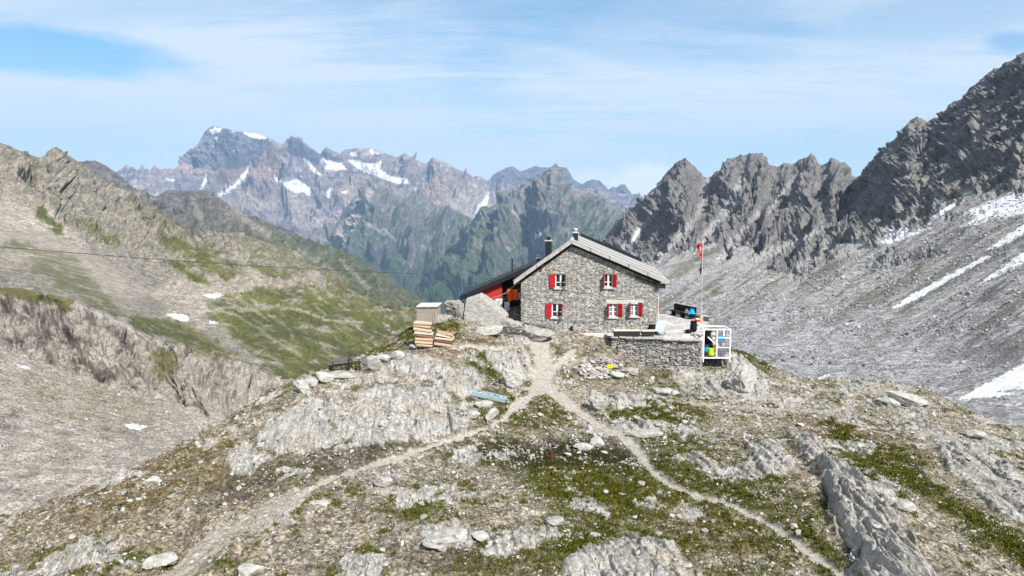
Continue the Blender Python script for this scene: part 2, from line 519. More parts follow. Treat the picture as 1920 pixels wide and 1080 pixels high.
def rock_mat(name, s_noise, s_vor, bump, var=0.35, stretch=(1, 1, 1), rot=(0, 0, 0)):
    t = NT(name); t.alb = ALB; p = t.pos()
    ps = t.mapping(p, stretch, rot)
    n = t.noise(ps, s_noise, 6, 0.65)
    vo = t.sep(t.voro(ps, s_vor))
    spk = t.attr('Spk', True)
    f1 = t.rng(n, 0.25, 0.75, 1 - var, 1 + var)
    f2 = t.math('ADD', 1.0, t.math('MULTIPLY', spk, t.rng(vo[0], 0, 1, -0.45, 0.45)))
    vb = t.sep(t.voro(ps, s_vor / 5.5)); f2 = t.math('MULTIPLY', f2, t.math('ADD', 1.0, t.math('MULTIPLY', spk, t.rng(vb[1], 0, 1, -0.30, 0.30))))
    c = t.scale(t.attr('Col'), t.math('MULTIPLY', f1, f2))
    n2 = t.noise(ps, s_noise * 3, 5, 0.7)
    nm = t.bump(n2, 0.9, bump)
    return t.fin(c, nm, 0.95, **{'Specular IOR Level': 0.1})

def snow(c, col, m):
    d = fbm2(c['pu'] / 14, c['pv'] / 5, 5, seed=47)
    s = lerpc(np.zeros(col.shape, np.float32) + np.array(SNOW, np.float32), (0.55, 0.54, 0.53), sstep(0.02, 0.34, d) * 0.6)
    m = np.clip(m, 0, 1)[..., None]
    return col * (1 - m) + s * m

def pmask(c, pts, soft=2.5, wob=3.0, ws=9.0, seed=3, ys=1.0):
    """traced patch with a ragged edge (1 inside)"""
    u, v = c['pu'], c['pv']
    n = fbm2(u / ws, v / ws, 4, seed=seed) * wob * 2
    return sstep(-soft, soft, poly_sd(u, v, pts, ys) + n)

def lmask(c, pts, w, soft=0.5, wob=3.0, ws=9.0, seed=5):
    u, v = c['pu'], c['pv']
    n = fbm2(u / ws, v / ws, 4, seed=seed) * wob * 2
    return 1 - sstep(w * (1 - soft), w * (1 + soft), line_dist(u, v, pts) + n)

SNOW = (0.90, 0.92, 0.96)

# ---- far massif -------------------------------------------------
sky1 = [(60, 340), (150, 333), (215, 322), (226, 313), (236, 307), (246, 313), (252, 321), (300, 318), (346, 312), (352, 303), (362, 284), (375, 263), (384, 246), (392, 238), (401, 235), (412, 238),
        (425, 240), (438, 246), (456, 246), (470, 247), (490, 252), (503, 258), (515, 264), (528, 266), (534, 262), (540, 257), (549, 258), (562, 263), (575, 271), (588, 279), (600, 287),
        (604, 282), (612, 277), (620, 279), (630, 282), (637, 284), (646, 279), (658, 277), (668, 276), (682, 277), (693, 275), (706, 281), (716, 283), (730, 288), (745, 294), (752, 291), (758, 287),
        (764, 289), (772, 295), (785, 300), (796, 305), (806, 303), (820, 299), (832, 301), (845, 308), (858, 318), (868, 328), (880, 331), (900, 333), (912, 342), (930, 345), (1000, 340), (1100, 352), (1250, 372)]
def cv(pts, D): return [(p[0], p[1], p[2] if len(p) > 2 else D) for p in pts]
FAR_MAT = rock_mat('far_rock', 0.012, 0.03, 12.0, 0.30)

def ribs(c, L, amp, fall=(0, -1), along=3.0, seed=0, o=4, warp=0.5):
    P = c['P']; fx, fy = fall; n = math.hypot(fx, fy); fx /= n; fy /= n
    lat = -fy * P[..., 0] + fx * P[..., 1]; al = fx * P[..., 0] + fy * P[..., 1] - P[..., 2]
    wq = fbm2(lat / L / 1.6, al / L / 1.6, 3, seed=seed + 9) * warp
    r = ridge2(lat / L + wq, al / (L * along) + wq * 0.5, o, seed=seed)
    return (r - 0.45) * amp * 2

def crest_taper(c, lo=0.35, w=0.14):
    d = c['nseg'] - c['T']
    return lo + (1 - lo) * sstep(0, w, d)

def relief(u, v, lines):
    """traced spines (+) and gullies (-): (points, half width, height)"""
    w = fbm2(u / 24, v / 24, 3, seed=19) * 9; r = 0
    for pts, wd, h in lines: r = r + h * np.clip(1 - line_dist(u + w, v, pts) / wd, 0, 1)
    return r
FAR_LINES = (([(515, 262), (500, 310), (480, 360), (468, 410), (490, 470)], 26, 150), ([(562, 263), (548, 320), (542, 380), (562, 440)], 24, 150), ([(385, 240), (368, 290), (352, 320)], 16, 90), ([(692, 276), (700, 320)], 22, 90),
    ([(612, 279), (602, 320), (640, 380), (660, 420)], 20, 110), ([(440, 330), (415, 370), (400, 420)], 18, 80), ([(330, 330), (350, 380), (400, 440)], 20, 80), ([(758, 287), (770, 330), (800, 370)], 18, 90),
    ([(472, 300), (440, 350), (405, 380)], 12, -90), ([(528, 268), (520, 330), (530, 390), (535, 440)], 12, -110), ([(598, 290), (582, 340), (602, 400), (616, 445)], 14, -110), ([(850, 330), (870, 370), (890, 420)], 22, -100), ([(384, 325), (378, 365), (390, 400)], 9, -60))
MID_LINES = (([(711, 336), (700, 390), (722, 440), (740, 510)], 22, 110), ([(765, 362), (780, 410), (770, 470)], 18, 80), ([(655, 380), (668, 430), (660, 480), (700, 540)], 18, 90), ([(835, 390), (840, 430), (820, 480)], 18, 80), ([(690, 350), (660, 410), (625, 460)], 12, -60),
    ([(735, 355), (742, 420), (755, 480)], 12, -80), ([(805, 380), (806, 440), (790, 500)], 12, -70), ([(1030, 322), (1015, 370), (1030, 430), (1010, 500)], 24, 110), ([(1030, 322), (1070, 380), (1090, 440)], 20, 100), ([(985, 350), (960, 400), (930, 470), (900, 540)], 22, 110),
    ([(920, 390), (890, 450), (850, 520)], 16, 70), ([(1115, 368), (1110, 420), (1130, 460)], 16, 70), ([(1000, 345), (985, 400), (985, 460)], 12, -80), ([(1050, 340), (1050, 410), (1055, 470)], 12, -80), ([(940, 380), (915, 440), (880, 510)], 11, -60))

def far_disp(c):
    P = c['P'] / 1000
    r = ribs(c, 620, 150, (0.15, -1), 3.0, 1) + ribs(c, 300, 70, (-0.2, -1), 3.0, 14)
    r = r + ribs(c, 140, 36, (0.1, -1), 2.2, 4)
    r = r + (ridge3(P[..., 0] * 6, P[..., 1] * 6, P[..., 2] * 9, 5, seed=8) - 0.4) * 70
    w = fbm2(c['U'] / 40, c['V'] / 40, 3, seed=9) * 14
    r = r + relief(c['U'], c['V'], FAR_LINES)
    r = r + facets(c['U'], c['V'], 300, [(30, 60, 26), (12, 24, 16), (5, 9, 8)], 12, w)
    return r * crest_taper(c, 0.12)

def far_col(c):
    P = c['P2']; u, v = c['pu'], c['pv']; nz = c['nz']
    n = fbm3(P[..., 0] / 420, P[..., 1] / 420, P[..., 2] / 260, 5, seed=2)
    st = fbm2(P[..., 2] / 45 + n * 1.5, P[..., 0] / 900, 4, seed=6)
    col = np.zeros(P.shape, np.float32) + np.array((0.27, 0.23, 0.245), np.float32)
    col = lerpc(col, (0.40, 0.35, 0.335), sstep(-0.1, 0.35, n))
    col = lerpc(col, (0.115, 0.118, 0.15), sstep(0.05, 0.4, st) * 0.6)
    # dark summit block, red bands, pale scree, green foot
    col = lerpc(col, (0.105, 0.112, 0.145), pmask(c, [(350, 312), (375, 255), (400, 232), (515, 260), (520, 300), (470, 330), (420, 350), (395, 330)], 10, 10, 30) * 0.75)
    col = lerpc(col, (0.09, 0.10, 0.145), pmask(c, [(534, 262), (545, 252), (600, 284), (640, 300), (600, 310), (565, 300), (540, 280)], 5, 5, 20) * 0.8)  # blue shade of the right-facing peak faces, painted into the rock colour
    for pts, w, a in (([(285, 322), (345, 318), (420, 322), (470, 318)], 7, .55), ([(270, 345), (305, 340)], 8, .4), ([(400, 338), (450, 330), (490, 318), (500, 290)], 9, .5),
                      ([(470, 380), (500, 340), (520, 280)], 16, .4), ([(680, 345), (690, 330), (650, 360)], 14, .45), ([(790, 370), (815, 345), (822, 375)], 12, .6), ([(840, 350), (825, 330)], 8, .4)):
        col = lerpc(col, (0.35, 0.225, 0.155), lmask(c, pts, w, 0.8, 5, 16) * a)
    sc = np.maximum.reduce([lmask(c, [(560, 390), (600, 430), (612, 440)], 22, .8, 8, 20), lmask(c, [(450, 380), (420, 400), (400, 410)], 24, .8, 8, 20),
                            lmask(c, [(615, 455), (640, 415), (660, 385), (690, 360)], 17, .7, 5, 14), lmask(c, [(850, 360), (900, 365), (890, 400), (860, 380)], 22, .7, 6, 16)])
    col = lerpc(col, (0.37, 0.325, 0.29), sc * 0.85)
    gr = sstep(395, 470, v + n * 60) * sstep(0.2, 0.55, nz + n * 0.25)
    col = lerpc(col, (0.055, 0.085, 0.035), gr * 0.85)
    # snow
    sn = np.zeros(v.shape)
    for pts in ([(651, 299), (672, 302), (690, 307), (708, 305), (715, 300), (712, 318), (730, 330), (765, 335), (768, 345), (745, 345), (720, 335), (690, 325), (668, 315)],
                [(601, 295), (622, 303), (640, 306), (649, 318), (625, 320), (608, 316), (612, 308)], [(655, 287), (668, 285), (672, 292), (660, 295)], [(690, 280), (702, 282), (712, 290), (696, 289)],
                [(514, 330), (526, 338), (540, 342), (556, 335), (570, 345), (582, 352), (583, 368), (566, 360), (552, 362), (535, 352), (520, 345)], [(569, 298), (580, 303), (592, 318), (606, 330), (590, 326), (578, 312)],
                [(408, 364), (420, 358), (440, 345), (460, 320), (470, 305), (468, 318), (455, 338), (440, 352), (425, 360), (412, 368)], [(376, 355), (384, 330), (388, 327), (386, 342), (380, 356)],
                [(310, 334), (330, 336), (326, 340), (312, 338)], [(392, 245), (402, 239), (416, 241), (412, 248), (398, 252)], [(402, 258), (408, 256), (406, 265)], [(455, 248), (470, 249), (490, 252), (500, 260), (480, 260), (465, 256)],
                [(610, 360), (622, 352), (616, 372)], [(640, 360), (652, 358), (646, 364)], [(895, 385), (912, 368), (918, 360), (914, 380), (905, 398), (888, 410)], [(770, 350), (785, 352), (780, 357)], [(820, 395), (815, 365), (830, 372)][:0] or [(690, 345), (720, 352), (725, 356), (700, 352)]):
        sn = np.maximum(sn, pmask(c, pts, 1.2, 1.6, 7, 11))
    spr = sstep(0.28, 0.42, fbm2(u / 9, v / 5, 4, seed=31)) * sstep(0.3, 0.6, nz) * sstep(380, 330, v) * pmask(c, [(380, 230), (720, 270), (760, 350), (560, 380), (400, 380), (350, 300)], 20, 4)
    sn = np.maximum(sn, spr * 0.75)
    col = snow(c, col, sn)
    c['spk'] = 0.5 * (1 - sn)
    return col

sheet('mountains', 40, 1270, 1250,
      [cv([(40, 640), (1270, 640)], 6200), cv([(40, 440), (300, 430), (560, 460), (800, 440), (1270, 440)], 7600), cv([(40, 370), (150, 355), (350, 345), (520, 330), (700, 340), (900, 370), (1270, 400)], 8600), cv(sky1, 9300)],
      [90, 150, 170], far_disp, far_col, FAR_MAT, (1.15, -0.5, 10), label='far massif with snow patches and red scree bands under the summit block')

# small dark peaks behind the cloud bank
def sm_disp(c):
    P = c['P'] / 1000
    return (ribs(c, 260, 60, (-0.2, -1), 2.5, 11) + (ridge3(P[..., 0] * 8, P[..., 1] * 8, P[..., 2] * 10, 4, seed=5) - 0.4) * 50) * crest_taper(c, 0.15)
def sm_col(c):
    P = c['P2']; n = fbm3(P[..., 0] / 300, P[..., 1] / 300, P[..., 2] / 200, 4, seed=12)
    col = np.zeros(P.shape, np.float32) + np.array((0.13, 0.135, 0.15), np.float32)
    col = lerpc(col, (0.07, 0.10, 0.05), sstep(360, 410, c['pv'] + n * 40))
    c['spk'] = np.full(n.shape, 0.4)
    return col
sheet('mountains', 900, 1230, 330, [cv([(900, 520), (1230, 520)], 9500),
      cv([(900, 350), (915, 340), (925, 326), (940, 319), (952, 313), (962, 312), (975, 321), (990, 316), (1003, 311), (1018, 314), (1032, 314), (1038, 308), (1043, 305), (1048, 312), (1060, 314), (1066, 318), (1075, 335), (1092, 346), (1100, 340), (1112, 336), (1124, 338), (1135, 349), (1142, 356), (1148, 350), (1156, 352), (1163, 346), (1172, 346), (1180, 358), (1190, 372), (1230, 400)], 10500)],
      [190], sm_disp, sm_col, FAR_MAT, (1.1, -0.6, 8), label='jagged dark peaks half hidden by the cloud bank')

# ---- green mid mountains ---------------------------------------
def mid_disp(c):
    P = c['P'] / 1000
    r = ribs(c, 420, 125, (0.35, -1), 4.0, 21) + ribs(c, 170, 50, (0.0, -1), 4.0, 27) + ribs(c, 70, 18, (0.15, -1), 3.0, 24)
    r = r + (ridge3(P[..., 0] * 8, P[..., 1] * 8, P[..., 2] * 10, 5, seed=28) - 0.4) * 36
    r = r + facets(c['U'], c['V'], 310, [(9, 20, 5), (4, 8, 4)], 15, fbm2(c['U'] / 40, c['V'] / 40, 3, seed=29) * 14)
    r = r + relief(c['U'], c['V'], MID_LINES)
    return r * crest_taper(c, 0.15)
def mid_col(c):
    P = c['P2']; u, v = c['pu'], c['pv']; nz = c['nz']
    n = fbm3(P[..., 0] / 260, P[..., 1] / 260, P[..., 2] / 200, 5, seed=22)
    n2 = fbm3(P[..., 0] / 60, P[..., 1] / 60, P[..., 2] / 90, 4, seed=25)
    col = np.zeros(P.shape, np.float32) + np.array((0.15, 0.145, 0.145), np.float32)
    col = lerpc(col, (0.27, 0.25, 0.22), sstep(0.0, 0.4, n2))
    g = sstep(330, 430, v + n * 110) * sstep(0.15, 0.45, nz + n2 * 0.4)
    col = lerpc(col, (0.058, 0.088, 0.030), g * 0.9)
    col = lerpc(col, (0.035, 0.062, 0.03), sstep(440, 550, v + n * 60 + n2 * 40) * 0.7)
    col = lerpc(col, (0.05, 0.12, 0.03), sstep(0.15, 0.35, n) * sstep(440, 500, v) * sstep(540, 500, v) * 0.6)
    lines = [([(960, 395), (990, 425), (1000, 460)], 3.5), ([(930, 430), (955, 470)], 2), ([(800, 440), (808, 470)], 2.5), ([(770, 500), (778, 470), (774, 440)], 2.2), ([(1010, 430), (1040, 480)], 2), ([(720, 430), (740, 450)], 3), ([(690, 420), (720, 440)], 3), ([(1060, 430), (1085, 470)], 2.5)]
    for pts, w in lines: col = lerpc(col, (0.34, 0.31, 0.28), lmask(c, pts, w, 0.6, 2.5, 6) * 0.75)
    fan = pmask(c, [(608, 470), (636, 425), (664, 388), (692, 352), (700, 360), (682, 398), (655, 435), (632, 475)], 4, 5, 14); col = lerpc(col, (0.42, 0.365, 0.31), fan * (0.65 + 0.35 * sstep(-0.2, 0.2, n2)))
    top = sstep(470, 360, v + n * 60); col = lerpc(col, (0.27, 0.24, 0.225), top * 0.45 * (1 - g))
    chl = fbm2(P[..., 0] / 55 + n * 1.2, (P[..., 1] - P[..., 2]) / 900, 4, seed=33)
    col = lerpc(col, (0.25, 0.235, 0.20), sstep(0.16, 0.34, chl) * sstep(560, 430, v) * 0.55)
    c['spk'] = np.full(n.shape, 0.5)
    return col
MID_MAT = rock_mat('green_mountain', 0.016, 0.05, 8.0, 0.4)
sheet('mountains', 520, 1000, 560, [cv([(520, 640), (1000, 640)], 4900), cv([(520, 520), (700, 500), (1000, 520)], 5700),
      cv([(520, 600), (575, 520), (600, 470), (616, 445), (630, 415), (645, 392), (660, 372), (676, 355), (690, 346), (703, 337), (712, 335), (722, 342), (740, 351), (765, 361), (790, 368), (812, 380), (835, 388), (858, 396), (880, 408), (905, 430), (950, 470), (1000, 500)], 6900)],
      [90, 190], mid_disp, mid_col, MID_MAT, (1.12, -0.5, 10), label='green and grey mountain with a pointed crest in the middle distance')
sheet('mountains', 740, 1250, 600, [cv([(740, 660), (1250, 660)], 3600), cv([(740, 590), (800, 560), (900, 540), (1250, 540)], 4300),
      cv([(740, 600), (770, 560), (790, 530), (812, 510), (838, 478), (858, 450), (876, 425), (890, 412), (905, 400), (920, 388), (940, 372), (960, 358), (980, 350), (1000, 341), (1012, 333), (1026, 324), (1036, 321), (1046, 326), (1060, 336), (1078, 345), (1095, 352), (1115, 366), (1140, 376), (1165, 392), (1180, 405), (1250, 450)], 5600)],
      [80, 230], mid_disp, mid_col, MID_MAT, (1.12, -0.5, 10), label='steep green mountain rising behind the hut roof')

# ---- dark ridge on the left, middle distance ----------------------
def dr_disp(c):
    P = c['P'] / 1000
    r = ribs(c, 120, 26, (0.75, -0.6), 3.0, 41) + (ridge3(P[..., 0] * 16, P[..., 1] * 16, P[..., 2] * 22, 5, seed=43) - 0.4) * 26
    return r * crest_taper(c, 0.2)
def dr_col(c):
    P = c['P2']; u, v = c['pu'], c['pv']; nz = c['nz']
    n = fbm3(P[..., 0] / 120, P[..., 1] / 120, P[..., 2] / 90, 5, seed=44)
    n2 = fbm3(P[..., 0] / 30, P[..., 1] / 30, P[..., 2] / 45, 4, seed=45)
    col = np.zeros(P.shape, np.float32) + np.array((0.135, 0.125, 0.118), np.float32)
    col = lerpc(col, (0.21, 0.19, 0.165), sstep(0.05, 0.4, n2))
    g = sstep(390, 460, v + n * 60 + (u - 480) * -0.05) * sstep(0.25, 0.6, nz + n2 * 0.4)
    col = lerpc(col, (0.085, 0.098, 0.034), g * 0.85)
    for pts, w in (([(430, 385), (470, 420), (500, 440)], 6), ([(360, 370), (372, 400), (385, 430)], 4), ([(560, 470), (610, 500), (650, 530)], 4), ([(640, 490), (690, 540)], 3)):
        col = lerpc(col, (0.28, 0.255, 0.215), lmask(c, pts, w, 0.8, 4, 10) * 0.6)
    c['spk'] = np.full(n.shape, 0.6)
    return col
DR_MAT = rock_mat('dark_ridge_rock', 0.05, 0.14, 3.0, 0.4)
sheet('hills', 60, 860, 900, [cv([(60, 640), (860, 680)], 1100), cv([(60, 420), (300, 450), (450, 490), (600, 540), (720, 580), (860, 640)], 1700),
      cv([(60, 330), (110, 300), (143, 302), (165, 301), (187, 305), (200, 311), (215, 322), (235, 338), (255, 352), (275, 362), (292, 370), (304, 363), (312, 358), (330, 359), (350, 356), (372, 357), (393, 357), (408, 366), (430, 386), (455, 396), (480, 405), (500, 414), (530, 427), (560, 441), (600, 455), (640, 470), (680, 489), (715, 510), (745, 532), (770, 550), (800, 574), (860, 620)], 2500)],
      [70, 220], dr_disp, dr_col, DR_MAT, (1.2, -0.4, 10), label='dark rocky spur running down into the valley on the left')
# ------------------------------------------------------------------ left mountain flank and its green shoulder
def lf_disp(c):
    P = c['P']; u, v = c['U'], c['V']
    k = np.clip(c['D'] / 600, 0.25, 1.4)
    rock = sstep(500, 420, v + 0.10 * (u - 300)) 
    scree = np.maximum(pmask0(u, v, [(-80, 330), (40, 360), (150, 440), (330, 580), (440, 570), (400, 540), (300, 600), (180, 560), (-80, 470)], 25), 0)
    a = (0.35 + 0.65 * rock) * (1 - 0.92 * scree)
    r = ribs(c, 60, 11, (0.8, -0.6), 3.2, 51) + ribs(c, 22, 3.6, (0.8, -0.6), 2.5, 54)
    Q3 = P / 26
    r = r + (ridge3(Q3[..., 0], Q3[..., 1], Q3[..., 2] * 1.3, 5, seed=56) - 0.4) * 5.5
    r = r + facets(u, v, 330, [(30, 60, 2.6), (12, 22, 2.0), (5, 9, 1.1)], -32, fbm2(u / 40, v / 40, 3, seed=57) * 16)
    hum = fbm3(P[..., 0] / 60, P[..., 1] / 60, P[..., 2] / 60, 4, seed=58) * 13 * (1 - rock) * sstep(250, 420, u) + (ridge3(P[..., 0] / 24, P[..., 1] / 24, P[..., 2] / 24, 4, seed=59) - 0.4) * 5 * (1 - rock) * (1 - scree)
    return (r * a * k + hum * k) * crest_taper(c, 0.12, 0.12)
def pmask0(u, v, pts, soft): return sstep(-soft, soft, poly_sd(u, v, pts))
def lf_col(c):
    P = c['P2']; u, v = c['pu'], c['pv']; nz = c['nz']
    n = fbm3(P[..., 0] / 40, P[..., 1] / 40, P[..., 2] / 40, 5, seed=61)
    n2 = fbm3(P[..., 0] / 9, P[..., 1] / 9, P[..., 2] / 12, 5, seed=62)
    # streaks running down the fall line (to the right)
    sx = (u * 0.53 - v * 0.85); sy = (u * 0.85 + v * 0.53)
    stk = fbm2(sx / 13 + n, sy / 120, 5, seed=63)
    col = np.zeros(P.shape, np.float32) + np.array((0.25, 0.228, 0.19), np.float32)
    col = lerpc(col, (0.15, 0.14, 0.125), sstep(0.02, 0.34, n2) * 0.85 * (1 - 0.7 * sstep(470, 540, v)))
    scree = pmask(c, [(-90, 350), (30, 370), (120, 430), (250, 530), (360, 600), (470, 590), (480, 545), (360, 520), (250, 560), (100, 500), (-90, 460)], 22, 14, 40)
    scree = np.maximum(scree, lmask(c, [(85, 380), (120, 430), (160, 500), (200, 545)], 8, .7, 4, 14))
    scree = np.maximum(scree, pmask(c, [(350, 520), (470, 500), (560, 530), (480, 590), (360, 620), (300, 600)], 14, 12, 30) * 0.8)
    col = lerpc(col, (0.36, 0.32, 0.268), scree * 0.95)
    # grass
    g = np.zeros(v.shape)
    for pts, a in (([(64, 390), (80, 388), (118, 430), (128, 455), (105, 440), (75, 410)], .9), ([(62, 305), (72, 300), (72, 350), (60, 345)], .6), ([(140, 410), (175, 415), (230, 460), (215, 468), (170, 440)], .7),
                   ([(240, 330), (262, 352), (330, 400), (360, 440), (300, 440), (250, 390)], .35), ([(300, 440), (330, 440), (400, 480), (450, 520), (420, 525), (350, 490), (310, 465)], .85),
                   ([(350, 440), (420, 470), (470, 515), (440, 520), (380, 480)], .6), ([(310, 490), (345, 490), (388, 530), (385, 536), (345, 520)], .95), ([(470, 495), (510, 495), (540, 520), (500, 525)], .8),
                   ([(40, 452), (75, 465), (90, 480), (30, 470), (-20, 460)], .6), ([(50, 480), (130, 475), (160, 500), (200, 560), (240, 600), (180, 590), (120, 540), (60, 510)], .55),
                   ([(480, 540), (560, 530), (640, 560), (720, 590), (800, 600), (800, 700), (540, 730), (470, 660), (420, 620), (380, 590), (400, 560)], .85), ([(600, 500), (700, 550), (790, 590), (700, 600), (620, 560)], .7),
                   ([(250, 590), (330, 600), (420, 650), (540, 720), (540, 745), (440, 700), (350, 650), (240, 620)], .8), ([(430, 440), (520, 460), (600, 500), (560, 520), (470, 480)], .45)):
        g = np.maximum(g, pmask(c, pts, 6, 9, 22, 65) * a)
    g = g * sstep(-0.22, 0.10, n2 + 0.3 * n + 0.12) * sstep(-0.45, 0.0, stk + 0.22)
    gc = lerpc(np.zeros(P.shape, np.float32) + np.array((0.098, 0.110, 0.016), np.float32), (0.058, 0.070, 0.010), sstep(-0.2, 0.3, n))
    gc = lerpc(gc, (0.17, 0.155, 0.05), sstep(0.1, 0.4, stk) * 0.6)
    col = lerpc(col, gc, g)
    trail = lmask(c, [(420, 575), (480, 582), (520, 575), (560, 580), (610, 600), (680, 605)], 2.2, .6, 2.5, 14)
    col = lerpc(col, (0.30, 0.28, 0.20), np.maximum(trail, sstep(0.18, 0.3, stk) * sstep(520, 560, v) * sstep(380, 440, u) * 0.55) * 0.8)
    # darker schist streaks down the upper flank
    col = lerpc(col, (0.12, 0.112, 0.10), sstep(0.18, 0.45, stk) * sstep(470, 380, v) * 0.55 * (1 - scree))
    sn = np.zeros(v.shape)
    for pts in ([(313, 589), (330, 588), (352, 592), (355, 600), (345, 603), (328, 597)], [(382, 552), (404, 551), (420, 553), (402, 560), (388, 557)], [(392, 602), (410, 604), (395, 607)]):
        sn = np.maximum(sn, pmask(c, pts, 1.0, 1.2, 6))
    col = snow(c, col, sn)
    c['spk'] = (0.75 - 0.45 * g) * (1 - sn)
    return col
LF_MAT = rock_mat('left_slope_rock', 0.35, 1.2, 0.6, 0.4)
LFLANK = sheet('hillside', -320, 830, 1280,
      [cv([(-170, 640, 150), (0, 620, 150), (100, 625, 150), (200, 665, 150), (300, 715, 150), (400, 755, 150), (540, 790, 160), (600, 800, 180), (700, 800, 210), (830, 800, 240)], 150),
       cv([(-170, 480, 330), (0, 490, 330), (150, 530, 330), (300, 590, 300), (450, 610, 330), (600, 640, 340), (700, 660, 340), (830, 690, 340)], 330),
       cv([(-170, 400, 520), (0, 420, 520), (150, 455, 540), (300, 500, 560), (450, 500, 560), (560, 535, 520), (700, 590, 440), (830, 640, 400)], 500),
       cv([(-170, 235, 640), (-60, 255, 680), (0, 267, 700), (20, 274, 720), (40, 283, 730), (58, 290, 740), (75, 294, 750), (84, 290, 760), (92, 280, 780), (100, 275, 790), (106, 273, 800), (113, 277, 810), (122, 285, 820), (133, 294, 830), (150, 306, 840), (170, 316, 850),
           (185, 328, 860), (205, 342, 870), (230, 356, 880), (255, 372, 890), (280, 388, 900), (305, 405, 900), (325, 418, 900), (345, 433, 880), (360, 438, 850), (385, 436, 840), (405, 436, 830), (440, 437, 810), (475, 444, 790), (505, 455, 760), (540, 470, 730), (560, 480, 710), (590, 500, 680), (620, 520, 640),
           (650, 540, 600), (680, 555, 560), (710, 565, 530), (745, 573, 500), (780, 577, 480), (830, 600, 450)], 800)],
      [130, 120, 260], lf_disp, lf_col, LF_MAT, (1.25, -0.5, 10), 60, label='left mountain flank of pale scree, crags and green shoulders')

# ------------------------------------------------------------------ near valley on the left: scree bowl under a rock band
CLB = [(-120, 625), (0, 640), (60, 668), (130, 700), (200, 722), (260, 738), (330, 755), (400, 785), (470, 808), (560, 800), (640, 760), (760, 760)]
CLT = [(-120, 528), (-40, 536), (0, 543), (40, 546), (90, 555), (140, 567), (200, 592), (250, 618), (300, 640), (350, 652), (400, 668), (450, 678), (500, 700), (530, 716), (560, 724), (640, 724), (760, 730)]
def cliff_t(u, v):
    b = np.interp(u, [p[0] for p in CLB], [p[1] for p in CLB]); t = np.interp(u, [p[0] for p in CLT], [p[1] for p in CLT])
    return (b - v) / (b - t)
def nv_disp(c):
    P = c['P']; u, v = c['U'], c['V']
    t = cliff_t(u, v)
    cl = sstep(-0.08, 0.12, t) * sstep(1.0, 0.86, t) * sstep(540, 470, u)
    cl = cl * (0.45 + 0.55 * sstep(330, 230, u + fbm2(u / 30, v / 30, 3, seed=70) * 60))
    # steep joints leaning to the right, one big dark cleft
    w = fbm2(u / 40, v / 40, 3, seed=71) * 12
    j = ridge2((u + 0.45 * (v - 640) * -1 + w) / 30, v / 190, 5, seed=72)
    j2 = blocks2((u - 0.45 * (v - 640) + w) / 12, v / 20, seed=73)
    j3 = facets(u, v, 340, [(44, 50, 1.7), (20, 22, 1.0), (9, 9, 0.5), (4.5, 4.5, 0.22)], -24, w)
    r = ((j - 0.5) * 1.1 * (0.5 + 0.8 * sstep(-0.3, 0.3, fbm2(u / 70, v / 70, 3, seed=77))) + j2 * 0.45 + j3) * cl + j3 * 0.5 * sstep(250, 330, u) * sstep(0, 0.3, t)
    g = fbm3(P[..., 0] / 6, P[..., 1] / 6, P[..., 2] / 6, 5, seed=74) * 0.9
    g = g + blocks2(P[..., 0] / 1.5, P[..., 1] / 1.5, seed=75) * 0.08
    r = r + g * np.clip(c['D'] / 90, 0.35, 1.2)
    cleft = lmask0(u, v, [(100, 568), (112, 610), (140, 650), (170, 690), (190, 706)], 7) * sstep(0, 0.1, t)
    r = r - cleft * 2.2
    led = fbm2(u / 60, t * 3, 3, seed=76)
    return r + led * 1.2 * cl
def lmask0(u, v, pts, w): return 1 - sstep(w * 0.4, w * 1.4, line_dist(u, v, pts))
